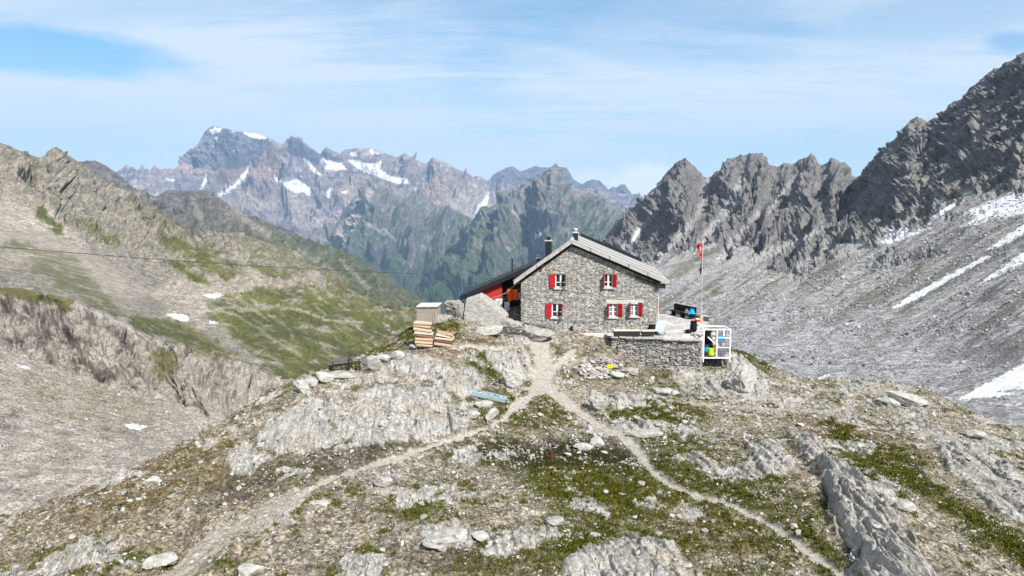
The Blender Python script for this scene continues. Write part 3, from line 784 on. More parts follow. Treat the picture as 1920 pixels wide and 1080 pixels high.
def nv_col(c):
    P = c['P2']; u, v = c['pu'], c['pv']; nz = c['nz']
    t = cliff_t(c['U'], c['V'])
    cl = sstep(-0.05, 0.08, t) * sstep(540, 470, c['U'])
    n = fbm3(P[..., 0] / 12, P[..., 1] / 12, P[..., 2] / 12, 5, seed=81); n2 = fbm3(P[..., 0] / 2.5, P[..., 1] / 2.5, P[..., 2] / 3, 5, seed=82)
    col = np.zeros(P.shape, np.float32) + np.array((0.365, 0.33, 0.285), np.float32)
    col = lerpc(col, (0.30, 0.255, 0.19), sstep(-0.05, 0.3, n) * 0.8)
    col = lerpc(col, (0.21, 0.185, 0.15), sstep(0.1, 0.42, n2) * 0.6)
    col = lerpc(col, (0.225, 0.185, 0.125), np.clip(pmask(c, [(180, 960), (330, 860), (430, 790), (520, 770), (560, 860), (400, 1000), (200, 1060), (-60, 1080), (-60, 1000)], 40, 25, 60) * (0.45 + 0.55 * sstep(-0.1, 0.2, n2)), 0, 0.85))
    isl = np.maximum.reduce([pmask(c, [(-60, 770), (10, 760), (42, 785), (40, 815), (-60, 820)], 8, 9, 18), pmask(c, [(-20, 905), (40, 915), (90, 925), (112, 950), (60, 940), (-20, 925)], 5, 6, 14), pmask(c, [(90, 860), (160, 850), (210, 870), (160, 885)], 8, 9, 16) * .6, pmask(c, [(160, 770), (240, 780), (330, 820), (260, 830)], 8, 10, 18) * .5])
    col = lerpc(col, (0.15, 0.14, 0.13), isl * 0.75 * sstep(-0.1, 0.2, n2))
    brown = pmask(c, [(150, 760), (260, 720), (330, 760), (300, 800), (200, 820), (40, 740), (20, 700)], 30, 25, 50) * 0.4
    col = lerpc(col, (0.235, 0.19, 0.125), brown)
    # rock band
    w = fbm2(u / 40, v / 40, 3, seed=71) * 12
    st = fbm2((u - 0.45 * (v - 640) + w * 1.6) / 12, v / 46, 6, gain=0.66, seed=84)
    rc = np.zeros(P.shape, np.float32) + np.array((0.335, 0.31, 0.275), np.float32)
    stn = fbm2(u / 26, v / 26, 4, seed=86)
    rc = lerpc(rc, (0.12, 0.11, 0.098), sstep(0.0, 0.30, st * 0.7 + stn * 0.6 + n2 * 0.4) * (0.4 + 0.5 * sstep(330, 230, u))); rc = lerpc(rc, (0.37, 0.30, 0.21), sstep(0.15, 0.45, -st + n * 0.4) * 0.5)
    rc = lerpc(rc, (0.42, 0.39, 0.35), pmask(c, [(150, 640), (190, 610), (230, 650), (240, 690), (190, 700)], 14, 10, 24) * 0.7)
    rc = lerpc(rc, (0.085, 0.078, 0.072), sstep(0.16, 0.34, fbm2((u - 0.45 * (v - 640) + w * 2) / 22, v / 60, 5, seed=87)) * sstep(470, 380, u) * 0.7)
    col = lerpc(col, rc, cl)
    g = np.maximum.reduce([pmask(c, [(-60, 530), (40, 536), (100, 552), (140, 562), (130, 578), (60, 562), (0, 556), (-60, 548)], 4, 6, 16) * .9, pmask(c, [(285, 655), (320, 652), (340, 690), (300, 710), (285, 690)], 8, 8, 16) * .8,
                            pmask(c, [(340, 640), (420, 665), (430, 680), (360, 668)], 5, 6, 14) * .6, pmask(c, [(500, 720), (520, 760), (505, 790), (490, 740)], 6, 6, 12) * .6])
    g = np.maximum(g, sstep(0.2, 0.42, n + 0.25 * n2) * (1 - cl) * 0.35 * sstep(740, 800, v))
    col = lerpc(col, (0.115, 0.112, 0.034), g)
    sn = np.zeros(v.shape)
    for pts in ([(232, 796), (250, 794), (276, 799), (262, 806), (245, 804)], [(26, 679), (40, 684), (58, 691), (40, 690)]): sn = np.maximum(sn, pmask(c, pts, 1.0, 1.0, 6))
    col = snow(c, col, sn)
    col = lerpc(col, (0.13, 0.115, 0.09), sstep(0.22, 0.40, n2 + 0.3 * n) * (1 - cl) * (1 - sn) * 0.5)
    c['spk'] = (0.95 - 0.4 * cl) * (1 - sn)
    return col
NV_MAT = rock_mat('scree_valley_rock', 2.2, 5.5, 0.14, 0.35)
CLT2 = [(p[0], p[1] - 4, 142) for p in CLT]
VALLEY = sheet('valley', -360, 760, 1200,
      [cv([(-120, 1180, 40), (0, 1120, 42), (200, 1040, 46), (400, 980, 50), (500, 900, 56), (600, 850, 64), (760, 820, 72)], 46),
       cv([(-120, 800, 66), (0, 815, 68), (200, 840, 72), (400, 850, 76), (560, 838, 84), (760, 800, 90)], 70),
       cv([(p[0], p[1], 112 if p[0] < 400 else 104) for p in CLB], 110), cv([(p[0], p[1], 124 if p[0] < 400 else 128) for p in CLT], 124), cv(CLT2, 150)],
      [150, 110, 150, 8], nv_disp, nv_col, NV_MAT, (1.2, -0.25, 10), label='scree bowl and striped rock band below the hut knoll')

# ------------------------------------------------------------------ right side: rocky crest above a long scree slope
SKY_R = [(1090, 520, 1750), (1105, 495, 1740), (1118, 470, 1730), (1130, 448, 1720), (1142, 432, 1710), (1152, 417, 1700), (1166, 404, 1690), (1180, 394, 1680), (1200, 379, 1660), (1212, 366, 1650), (1224, 353, 1640), (1235, 344, 1630), (1246, 330, 1620), (1256, 315, 1610), (1266, 306, 1600), (1276, 300, 1590), (1285, 296, 1580), (1293, 301, 1575), (1303, 309, 1570),
         (1312, 318, 1560), (1321, 327, 1555), (1328, 325, 1550), (1338, 317, 1540), (1347, 318, 1535), (1356, 309, 1530), (1368, 301, 1520), (1380, 295, 1510), (1388, 287, 1505), (1398, 288, 1500), (1406, 284, 1490), (1418, 289, 1480), (1428, 288, 1470), (1436, 296, 1460), (1444, 307, 1450), (1455, 308, 1440), (1470, 305, 1430), (1484, 304, 1420),
         (1494, 298, 1410), (1504, 296, 1400), (1513, 290, 1390), (1521, 285, 1385), (1529, 291, 1380), (1538, 304, 1370), (1545, 303, 1360), (1552, 294, 1350), (1560, 291, 1345), (1568, 294, 1340), (1578, 301, 1330), (1588, 311, 1320), (1597, 319, 1310), (1605, 328, 1290), (1612, 326, 1200), (1622, 315, 1120), (1632, 306, 1060), (1641, 298, 1030), (1650, 288, 1000), (1661, 277, 975),
         (1672, 264, 950), (1685, 252, 925), (1697, 239, 905), (1706, 226, 890), (1716, 221, 880), (1728, 222, 870), (1740, 227, 855), (1752, 220, 845), (1764, 214, 830), (1778, 200, 815), (1790, 188, 800), (1800, 183, 790), (1812, 171, 775), (1826, 158, 760), (1838, 152, 750), (1850, 141, 740), (1862, 130, 730), (1874, 127, 720), (1886, 116, 705), (1900, 112, 695), (1910, 104, 690), (1925, 95, 680), (1960, 70, 660), (2030, 40, 640), (2150, -20, 600)]
ROCKB = [(1090, 530, 900), (1130, 500, 900), (1180, 480, 900), (1215, 492, 820), (1250, 470, 860), (1300, 458, 860), (1340, 470, 800), (1380, 455, 800), (1420, 478, 720), (1465, 520, 600), (1500, 505, 600), (1540, 480, 620), (1580, 470, 600), (1620, 462, 580), (1650, 447, 560), (1700, 430, 540), (1760, 395, 520), (1800, 375, 500), (1850, 362, 480), (1920, 345, 460), (2030, 330, 440), (2150, 310, 420)]
def rock_t(u, v):
    return np.interp(u, [p[0] for p in ROCKB], [p[1] for p in ROCKB]) - v      # pixels above the scree line
CHUTES = (([(1330, 328), (1318, 370), (1300, 420), (1240, 480)], 5), ([(1262, 320), (1225, 400), (1165, 470)], 5), ([(1395, 300), (1385, 350), (1345, 410), (1290, 480)], 5), ([(1455, 310), (1420, 400), (1350, 480)], 6), ([(1490, 310), (1465, 380), (1410, 470)], 5), ([(1546, 306), (1530, 380), (1470, 480)], 6), ([(1605, 332), (1560, 420), (1500, 500)], 7))
def rs_disp(c):
    P = c['P']; u, v = c['U'], c['V']; k = np.clip(c['D'] / 900, 0.12, 1.6)
    h = rock_t(u, v) + fbm2(u / 30, v / 30, 5, gain=0.6, seed=90) * 62
    rk = sstep(-14, 20, h)
    isl = np.maximum.reduce([pmask0(u, v, [(1618, 502), (1640, 478), (1700, 470), (1745, 462), (1770, 475), (1700, 500), (1640, 512)], 8), 0 * u]); rk = np.maximum(rk, isl * 0.5)
    # crags: gullies dropping to the lower left
    a = u * 0.80 + v * 0.60; b = -u * 0.60 + v * 0.80
    w = fbm2(u / 70, v / 70, 4, seed=91) * 34
    rb = ridge2((a + w) / 52, (b + w) / 150, 5, seed=92) - 0.45
    Q3 = P / 34
    r3 = ridge3(Q3[..., 0] * 0.8, Q3[..., 1] * 0.8, Q3[..., 2] * 0.8, 7, gain=0.66, seed=94) - 0.4
    fc = facets(u, v, 320, [(17, 26, 3.0), (8, 11, 2.4), (3.6, 4.8, 1.3)], 37, w * 0.7)
    west = sstep(1640, 1540, u)
    chd = np.zeros(u.shape)
    for pts, w_ in CHUTES: chd = np.maximum(chd, 1 - sstep(0, w_ * 3.6, line_dist(u + w * 0.25, v, pts)))
    r = (rb * (20 + 8 * west) + r3 * (22 - 5 * west) + fc * (1 - 0.25 * west) - 15 * chd) * rk * k
    s2 = fbm3(P[..., 0] / 60, P[..., 1] / 20, P[..., 2] / 60, 4, seed=97) * 6 * k + fbm3(P[..., 0] / 6, P[..., 1] / 6, P[..., 2] / 6, 4, seed=98) * 2.4 * k
    c['rk'] = rk
    return (r + s2 * (1 - rk * 0.6)) * crest_taper(c, 0.22, 0.10)
def rs_col(c):
    P = c['P2']; u, v = c['pu'], c['pv']; nz = c['nz']; rk = c['rk']
    n = fbm3(P[..., 0] / 60, P[..., 1] / 60, P[..., 2] / 60, 5, seed=101); n2 = fbm3(P[..., 0] / 10, P[..., 1] / 10, P[..., 2] / 12, 5, seed=102)
    a = u * 0.55 + v * 0.83; b = u * 0.83 - v * 0.55
    stk = fbm2(a / 9 + n * 1.2, b / 130, 5, seed=103); stk2 = fbm2(a / 30 + n, b / 260, 4, seed=104)
    col = np.zeros(P.shape, np.float32) + np.array((0.37, 0.358, 0.345), np.float32)
    near = sstep(520, 640, v + (u - 1500) * -0.15)
    col = lerpc(col, (0.345, 0.342, 0.352), near)
    col = lerpc(col, (0.19, 0.175, 0.14), sstep(0.0, 0.3, stk2) * (1 - near * 0.5) * 0.85)
    col = lerpc(col, (0.13, 0.125, 0.115), sstep(0.06, 0.32, stk) * (1 - near * 0.55) * 0.7)
    grn = pmask(c, [(1210, 600), (1250, 555), (1330, 520), (1420, 500), (1500, 520), (1420, 560), (1330, 600), (1280, 640)], 24, 16, 30) * sstep(-0.05, 0.2, stk)
    col = lerpc(col, (0.135, 0.15, 0.085), grn * 0.7)
    col = lerpc(col, (0.115, 0.115, 0.12), sstep(0.32, 0.5, n2) * 0.35)
    # crags
    rc = np.zeros(P.shape, np.float32) + np.array((0.205, 0.20, 0.194), np.float32)
    rc = lerpc(rc, (0.11, 0.11, 0.112), sstep(-0.05, 0.3, n2)); rc = lerpc(rc, (0.27, 0.26, 0.24), sstep(0.08, 0.4, n - n2 * 0.4) * 0.7)
    rc = lerpc(rc, (0.115, 0.12, 0.06), sstep(0.1, 0.4, fbm3(P[..., 0] / 25, P[..., 1] / 25, P[..., 2] / 25, 4, seed=105)) * sstep(0.35, 0.6, nz) * 0.6)
    rc = lerpc(rc, (0.16, 0.15, 0.155), sstep(1560, 1460, u) * 0.5)
    a2 = u * 0.86 + v * 0.5
    g2 = fbm2(a2 / 12 + n, (v * 0.86 - u * 0.5) / 160, 4, seed=106)
    rc = lerpc(rc, (0.28, 0.27, 0.265), sstep(0.2, 0.38, g2) * sstep(340, 430, v) * sstep(1620, 1500, u) * 0.75)
    col = lerpc(col, rc, rk)
    ch = np.zeros(v.shape)
    for pts, w in tuple((q[0][1:], q[1] * .8) for q in CHUTES[:4]) + (([(1330, 330), (1310, 400), (1240, 480)], 4), ([(1200, 430), (1165, 470)], 5), ([(1395, 330), (1380, 380), (1330, 440), (1290, 480)], 4), ([(1470, 460), (1410, 490), (1360, 540)], 9), ([(1490, 330), (1440, 400)], 3), ([(1560, 455), (1500, 500), (1440, 560)], 6), ([(1460, 470), (1540, 430)], 5), ([(1250, 480), (1216, 500)], 6)):
        ch = np.maximum(ch, lmask(c, pts, w, .8, 4, 9))
    col = lerpc(col, (0.37, 0.36, 0.355), ch * 0.8)
    sn = np.zeros(v.shape)
    for pts in ([(1650, 455), (1662, 432), (1690, 428), (1720, 430), (1745, 418), (1742, 428), (1700, 445), (1668, 458)], [(1742, 410), (1770, 392), (1792, 378), (1790, 386), (1762, 405)], [(1800, 405), (1850, 378), (1930, 358), (2100, 320), (2100, 380), (1925, 398), (1880, 410), (1860, 408), (1840, 420), (1800, 425), (1830, 400)],
                [(1848, 470), (1880, 445), (1930, 415), (2050, 350), (2050, 390), (1925, 436), (1880, 460)], [(1840, 530), (1880, 497), (1930, 465), (2050, 400), (2050, 440), (1925, 490), (1870, 520)],
                [(1672, 577), (1710, 552), (1780, 515), (1850, 478), (1856, 482), (1790, 520), (1720, 560), (1690, 575)], [(1796, 750), (1830, 728), (1870, 708), (1925, 678), (2050, 620), (2050, 690), (1930, 728), (1870, 734), (1905, 738), (1870, 745), (1830, 746)], [(1518, 716), (1545, 705), (1560, 700), (1540, 714)], [(1180, 455), (1200, 425), (1204, 428), (1190, 452)][:4]):
        sn = np.maximum(sn, pmask(c, pts, 1.5, 2.2, 9))
    col = snow(c, col, sn)
    c['spk'] = (0.95 - 0.2 * rk) * (1 - sn)
    return col
RS_MAT = rock_mat('right_slope_rock', 0.45, 2.0, 0.5, 0.42)
RSLOPE = sheet('hillside', 1080, 2150, 1250,
      [cv([(1080, 720, 170), (1250, 740, 140), (1400, 780, 115), (1500, 800, 105), (1700, 850, 90), (1920, 940, 75), (2150, 1060, 62)], 150),
       cv([(1080, 590, 420), (1250, 605, 330), (1400, 640, 230), (1500, 650, 210), (1700, 660, 180), (1920, 700, 130), (2150, 740, 110)], 250),
       cv([(1080, 520, 1050), (1250, 490, 850), (1450, 485, 700), (1620, 452, 580), (1760, 400, 520), (1920, 345, 460), (2150, 310, 420)], 700), cv(SKY_R, 1000)],
      [170, 210, 270], rs_disp, rs_col, RS_MAT, (1.2, -0.7, 10), 50, label='right mountainside with a jagged crest over grey scree and snow strips')

# base land under everything, out to the horizon
def base_land():
    n = 60; rr = np.concatenate([[0], np.geomspace(60, 45000, n)]); aa = np.linspace(0, 2 * np.pi, 73)
    Rg, Ag = np.meshgrid(rr, aa, indexing='ij')
    x = Rg * np.sin(Ag); y = Rg * np.cos(Ag)
    z = np.where(Rg < 4000, np.interp(Rg, [0, 60, 300, 1500, 4000], [-40, -60, -160, -560, -1100]), -1100) + fbm2(x / 900, y / 900, 3) * np.clip(Rg / 60, 0, 60)
    me = fast_mesh('land', np.stack([x, y, z], -1).reshape(-1, 3), grid_faces(len(rr), len(aa)))
    set_col(me, 'Col', np.tile((0.07, 0.085, 0.04), (len(me.vertices), 1))); set_col(me, 'Spk', np.ones((len(me.vertices), 1)) * 0.5)
    o = link_mesh('land', me, MID_MAT); tag(o, None, None, None, 'structure')
base_land()
# ------------------------------------------------------------------ the knoll the hut stands on
VIS = """960,1080,-2.2 500,1080,-2.2 100,1080,-2.9 -300,1080,-4.2 1400,1080,-2.4 1900,1080,-2.9 2300,1080,-4 960,1400,-2.4 300,1400,-2.8 1600,1400,-2.6
960,950,-1.9 700,960,-1.9 1100,920,-2.55 1040,850,-2.7 1300,1000,-2.3 1160,815,-2.4 1250,905,-2.5 1400,955,-2.4 1560,880,-2.0 1650,980,-2.2 1750,850,-2.6 1600,800,-2.6 1850,930,-2.8
760,850,-2.2 600,850,-1.7 560,930,-2.1 450,900,-2.3 300,960,-2.6 150,990,-3.1 0,1030,-3.8 545,715,-1.2 600,700,-1.0 640,685,-0.8 700,665,-.5 600,760,-1.3 520,800,-1.8 440,860,-2.4 250,910,-3.3 0,985,-4.6
780,650,-0.1 740,700,-0.7 700,780,-1.4 850,720,-1.0 880,660,-0.3 960,680,-0.8 950,640,0.0 1010,740,-1.6 1020,680,-.9 1060,655,-0.35 960,780,-2.0 840,800,-1.8
1100,680,-1.0 1140,700,-1.5 1230,690,-1.6 1320,680,-1.3 1370,652,-1.2 1400,665,-1.5 1480,706,-2.4 1380,720,-2.2 1250,740,-2.0 1300,780,-2.3 1450,770,-2.6 1540,717,-3.0 1640,718,-3.3 1720,722,-3.4 1780,755,-3.4 1860,803,-3.4 1920,842,-3.4 2050,900,-4.2 1650,760,-2.9
830,604,1.15 880,618,0.85 850,642,.3 915,622,.75 950,618,.55 1000,640,-.05 1072,640,0.0 770,622,0.35 1112,644,-0.08 1142,650,-.22 1152,670,-.7"""
HID = """545,52,-7 400,46,-10 200,40,-10 0,36,-10 -300,36,-12 650,56,-5 770,52,-1 760,62,-5 700,75,-13 860,52,1.0 900,60,-.5 900,80,-9 1050,60,-1.5 1050,85,-9 1200,57,-1.6 1250,85,-11 1320,54,-2.2 1400,52,-4 1400,75,-13
1540,54,-7 1720,54,-7 1900,46,-8 2100,42,-9 1540,75,-15 1900,70,-15 0,60,-18 -300,60,-20 400,75,-20 960,8,-2.2 -400,8,-3 2300,8,-3"""
cpts = []
for q in VIS.split():
    u, v, z = map(float, q.split(',')); x, y, z = at_z(u, v, z); cpts.append((x, y, z))
for q in HID.split():
    u, Y, z = map(float, q.split(',')); cpts.append(((u - 960) / F * Y, Y, z))
cpts = np.array(cpts, float)

def tps_fit(p, lam=0.004):
    s = p[:, :2] / 20.0
    d2 = ((s[:, None] - s[None]) ** 2).sum(-1)
    K = 0.5 * d2 * np.log(d2 + 1e-12); n = len(p)
    A = np.zeros((n + 3, n + 3)); A[:n, :n] = K + lam * np.eye(n); A[:n, n] = 1; A[:n, n + 1:] = s; A[n, :n] = 1; A[n + 1:, :n] = s.T
    w = np.linalg.solve(A, np.concatenate([p[:, 2], [0, 0, 0]]))
    def f(x, y):
        sh = np.shape(x); q = np.stack([np.ravel(x), np.ravel(y)], -1) / 20.0; out = np.empty(len(q))
        for i in range(0, len(q), 40000):
            c = q[i:i + 40000]; d2 = ((c[:, None] - s[None]) ** 2).sum(-1)
            out[i:i + 40000] = (0.5 * d2 * np.log(d2 + 1e-12)) @ w[:n] + w[n] + c @ w[n + 1:]
        return out.reshape(sh)
    return f
base_z = tps_fit(cpts)

NCX, NRY = int(1950 * Q), int(1050 * Q)
s1 = np.linspace(-1.15, 1.15, NCX); iy = np.concatenate([np.linspace(1 / 9.0, 1 / 16.0, int(90 * Q), endpoint=False), np.linspace(1 / 16.0, 1 / 80.0, NRY - int(90 * Q))])
Sg, Ig = np.meshgrid(s1, iy); GY = 1 / Ig; GX = Sg * GY
# coarse solve, refined bilinearly (the base is smooth)
k = 6
cz = base_z(GX[::k, ::k], GY[::k, ::k])
def upsample(a, idx_r, idx_c, nr, nc):
    t = np.stack([np.interp(np.arange(nc), idx_c, r) for r in a])
    return np.stack([np.interp(np.arange(nr), idx_r, c) for c in t.T]).T
GZ0 = upsample(cz, np.arange(0, NRY, k), np.arange(0, NCX, k), NRY, NCX)
PU, PV = proj(GX, GY, GZ0)
nzL = fbm2(GX / 3.2, GY / 3.2, 5, seed=200); nzS = fbm2(GX / 0.7, GY / 0.7, 5, seed=201); nzT = fbm2(GX / 0.16, GY / 0.16, 3, seed=202)
WU = PU + nzL * 22 + nzS * 12; WV = PV + (nzL * 9 + nzS * 7)

def el(u, v, ru, rv, ang=0.0, soft=0.45):
    ru, rv = ru * 1.14, rv * 1.16; a = R_(ang); du, dv = WU - u, WV - v
    p = du * math.cos(a) + dv * math.sin(a); q = -du * math.sin(a) + dv * math.cos(a)
    r = np.hypot(p / ru, q / rv)
    return 1 - sstep(1 - soft, 1 + soft, r)
def pl(pts, w, soft=0.6): return 1 - sstep(w * (1 - soft), w * (1 + soft), line_dist(WU, WV, pts, 1.6))
def pg(pts, soft=7): return sstep(-soft, soft, poly_sd(WU, WV, pts))
def pth(pts, w, soft=0.35):
    u = PU + nzS * 7 + nzT * 3; v = PV + nzS * 4 + nzT * 2
    return 1 - sstep(w * (1 - soft), w * (1 + soft), line_dist(u, v, pts, 1.7))

# rock outcrops
ROCKS = [([(912, 662), (958, 654), (1000, 668), (1004, 695), (982, 712), (972, 728), (945, 730), (935, 700), (915, 686)], .45, 1), ([(735, 672), (800, 666), (838, 680), (832, 702), (780, 707), (742, 697)], .3, 1), ([(838, 690), (880, 688), (912, 718), (902, 742), (862, 747), (833, 722)], .3, 1),
         ([(695, 735), (780, 728), (845, 744), (835, 767), (770, 778), (715, 768)], .3, 1), ([(772, 792), (800, 774), (872, 788), (884, 808), (840, 819), (780, 828), (765, 812)], .35, 1), ([(535, 772), (556, 742), (604, 752), (614, 800), (645, 832), (590, 852), (520, 862), (478, 832), (498, 800)], .4, 1),
         ([(598, 760), (680, 752), (765, 788), (765, 832), (690, 834), (636, 812)], .25, .8), ([(425, 862), (470, 838), (504, 860), (474, 905), (425, 895)], .3, .8), ([(1086, 742), (1104, 728), (1132, 752), (1138, 768), (1108, 770)], .3, 1), ([(1138, 744), (1216, 742), (1212, 766), (1150, 768)], .25, .9),
         ([(1362, 682), (1390, 676), (1420, 698), (1428, 738), (1385, 734), (1366, 706)], .6, 1), ([(1255, 694), (1360, 690), (1382, 722), (1330, 738), (1270, 714)], .3, .7), ([(1158, 806), (1210, 796), (1254, 804), (1240, 819), (1180, 822)], .25, .9), ([(1255, 800), (1300, 800), (1330, 815), (1280, 828)], .2, .9), ([(1398, 840), (1440, 833), (1484, 860), (1474, 892), (1430, 902), (1402, 872)], .35, .9),
         ([(1484, 828), (1530, 838), (1562, 878), (1612, 908), (1655, 958), (1706, 1020), (1738, 1080), (1790, 1160), (1640, 1160), (1596, 1030), (1558, 985), (1548, 930), (1543, 890), (1508, 860)], .75, 1), ([(1755, 838), (1830, 838), (1895, 878), (1930, 920), (1990, 980), (1900, 985), (1830, 932), (1778, 882)], .4, .95),
         ([(1640, 740), (1700, 735), (1760, 760), (1740, 775), (1660, 765)], .2, .7), ([(1690, 790), (1760, 800), (1840, 850), (1760, 830)], .25, .7), ([(1125, 1022), (1180, 1000), (1262, 1018), (1295, 1080), (1300, 1160), (1060, 1160), (1055, 1062)], .3, .9), ([(776, 986), (850, 968), (894, 1000), (884, 1032), (800, 1028)], .2, .7),
         ([(1040, 640), (1150, 640), (1150, 655), (1060, 660)], .1, .4), ([(930, 640), (990, 612), (1060, 640), (1010, 655)], .3, .95), ([(640, 700), (720, 690), (740, 715), (670, 730)], .25, .7), ([(1560, 720), (1640, 715), (1720, 722), (1700, 740), (1580, 740)], .2, .7), ([(380, 1080), (430, 1050), (500, 1062), (500, 1120), (380, 1120)][:0] or [(690, 880), (740, 876), (760, 892), (710, 900)], .12, .7)]
RM = np.zeros(GX.shape); RH = np.zeros(GX.shape)
for pts, h, a in ROCKS:
    m = pg(pts, 7); RM = np.maximum(RM, m * a); RH = np.maximum(RH, pg(pts, 11) * h)
big = pg([(540, 765), (600, 722), (700, 692), (800, 668), (900, 662), (908, 740), (884, 806), (780, 828), (600, 848), (480, 842)], 12) + 0.8 * pg([(1250, 690), (1420, 690), (1560, 730), (1700, 745), (1840, 830), (1900, 900), (1760, 850), (1500, 780), (1280, 740)], 12)
RM = np.maximum(RM, big * sstep(-0.12, 0.12, nzL * 0.6 + fbm2(GX / 1.1, GY / 1.1, 4, seed=206)) * 0.9)
RM = np.maximum(RM, sstep(0.16, 0.30, nzL + 0.35 * nzS) * 0.8 * sstep(640, 700, PV))
GR = np.zeros(GX.shape); GD = np.zeros(GX.shape); GB = np.zeros(GX.shape)
for e, a in ((el(1110, 905, 130, 52, 15), 1), (el(1150, 955, 100, 40), .7), (el(955, 850, 80, 26), .6), (el(1010, 775, 75, 28), .75), (el(880, 838, 70, 22), .5), (pl([(1002, 662), (1004, 698), (988, 732), (966, 758), (936, 788), (900, 813)], 12), 1), (el(1225, 775, 90, 26), .9), (el(1290, 718, 70, 30), .6), (el(1262, 838, 70, 32), .6),
             (el(0, 0, 1, 1), 0), (pl([(1240, 865), (1300, 900), (1380, 925), (1440, 962), (1500, 1008), (1570, 1070)], 34), .75), (pl([(1205, 855), (1240, 912), (1300, 950), (1380, 985), (1460, 1040)], 34), .7), (el(1655, 880, 74, 36), .9), (pl([(1560, 800), (1620, 848), (1700, 890), (1760, 930), (1830, 975), (1920, 1042), (2000, 1100)], 26), 1), (el(910, 680, 34, 28, 40), .9),
             (el(1405, 668, 50, 26, 25), .8), (pl([(700, 668), (740, 650), (775, 636)], 11), .9), (el(640, 702, 60, 13, -15), .7), (el(1180, 1022, 130, 34), .8), (el(1110, 1042, 140, 22), .85), (el(1290, 962, 90, 28), .5), (el(800, 966, 70, 16), .7), (el(960, 1062, 130, 26), .5), (el(1390, 1062, 60, 26), .5), (el(300, 1052, 42, 20), .9), (el(450, 1080, 40, 24), .6),
             (el(360, 888, 110, 40, -20), .32), (el(250, 935, 100, 30, -20), .28), (el(1600, 745, 80, 20), .3), (el(1420, 905, 60, 40), .6), (el(1075, 655, 30, 10), .8), (el(870, 720, 30, 16), .5), (el(700, 755, 30, 20), .5), (el(860, 770, 40, 18), .6), (el(900, 760, 60, 30), .55), (el(760, 620, 24, 16), .9), (el(840, 625, 30, 18), .8), (el(1500, 960, 60, 40), .5),
             (el(1320, 850, 60, 20), .5), (el(1110, 650, 30, 8), .8), (el(1700, 830, 40, 10, 30), .5), (el(1620, 800, 30, 8), .6), (el(1830, 1000, 60, 20, 35), .5), (el(1340, 1010, 80, 24), .6), (el(1150, 700, 60, 14), .5), (el(1040, 730, 60, 20)*0, .5)):
    GR = np.maximum(GR, e * a)
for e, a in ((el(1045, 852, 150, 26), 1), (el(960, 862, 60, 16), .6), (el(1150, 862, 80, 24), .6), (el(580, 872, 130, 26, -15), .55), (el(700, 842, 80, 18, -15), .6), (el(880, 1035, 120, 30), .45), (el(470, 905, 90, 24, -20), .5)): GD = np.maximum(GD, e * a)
for e, a in ((el(1590, 812, 90, 24, 12), .9), (el(1530, 800, 50, 16), .7), (el(880, 640, 70, 14), .7), (el(820, 660, 60, 12), .6), (el(640, 706, 66, 12, -18), .6), (el(250, 930, 140, 44, -22), .5), (el(420, 870, 60, 40), .5), (el(1280, 1000, 60, 18), .5), (el(1380, 1035, 70, 14), .6), (el(1560, 722, 100, 12), .6), (el(930, 1050, 60, 20), .5)): GB = np.maximum(GB, e * a)
mot = sstep(-0.16, 0.14, nzS + 0.5 * nzL)
GR = np.clip(GR * (0.62 + 0.5 * mot), 0, 1); GR = np.maximum(GR, sstep(0.06, 0.22, nzL * 0.6 - nzS * 0.6) * 0.6 * sstep(560, 760, PV))
PT = np.zeros(GX.shape)
for pts, w in (([(1010, 640), (1015, 665), (1025, 700), (1010, 732)], 19), ([(1000, 700), (1040, 735), (1075, 765)], 15), ([(1020, 725), (990, 748), (965, 765)], 12), ([(968, 760), (950, 782), (915, 803), (880, 816), (820, 833), (760, 851), (700, 868), (650, 885), (610, 902), (575, 922), (545, 945)], 7.5),
               ([(560, 930), (510, 965), (450, 1000), (380, 1040), (330, 1080), (280, 1120)], 26), ([(1040, 735), (1080, 768), (1120, 795), (1140, 806)], 11), ([(1140, 806), (1165, 815), (1190, 835), (1207, 858), (1222, 880), (1250, 905), (1290, 922), (1340, 938), (1390, 955), (1430, 975), (1475, 1002), (1520, 1035), (1560, 1065), (1600, 1100), (1650, 1150)], 9.5),
               ([(1030, 705), (1045, 685), (1075, 657)], 7), ([(1060, 695), (1085, 678), (1100, 668)], 4), ([(1250, 752), (1320, 756), (1400, 764), (1500, 766), (1580, 775)], 4), ([(1680, 780), (1740, 805), (1800, 835), (1850, 862)], 5), ([(850, 650), (920, 652), (980, 655)], 8)):
    PT = np.maximum(PT, pth(pts, w) * (0.7 if w == 26 else (0.6 if w in (4, 5) else 1)))
RM = RM * (1 - PT); GR = GR * (1 - PT) * (1 - 0.6 * RM); GD = GD * (1 - PT); GB = GB * (1 - PT) * (1 - 0.6 * RM)

# relief: slabs of tilted gneiss striking towards the viewer, blocky faces, turf cushions
ca, cb = 0.989, 0.148
st_c = GX * ca + GY * cb; st_a = -GX * cb + GY * ca
wq = fbm2(st_c / 1.6, st_a / 3.0, 4, seed=210) * 1.1
def saw(x):
    f = x - np.floor(x)
    return np.where(f < 0.82, 1 - f / 0.82, (f - 0.82) / 0.18)
slab = saw(st_c * 1.15 + wq + fbm2(st_a / 2.2, st_c, 3, seed=211) * 0.6) * 0.34 + saw(st_c * 3.3 + wq * 2.2 + fbm2(st_a / 1.0, st_c * 2, 3, seed=212) * 0.6) * 0.13 + saw(st_c * 8.5 + wq * 5 + fbm2(st_a / 0.5, st_c * 4, 3, seed=213) * 0.5) * 0.045
blk = blocks2(st_c / 1.1 + wq * 0.5, st_a / 2.6, seed=214) * 0.22 + blocks2(st_c / 0.42, st_a / 0.9, seed=215) * 0.09
crk = ridge2(st_c / 0.9 + wq, st_a / 1.8, 4, seed=216)
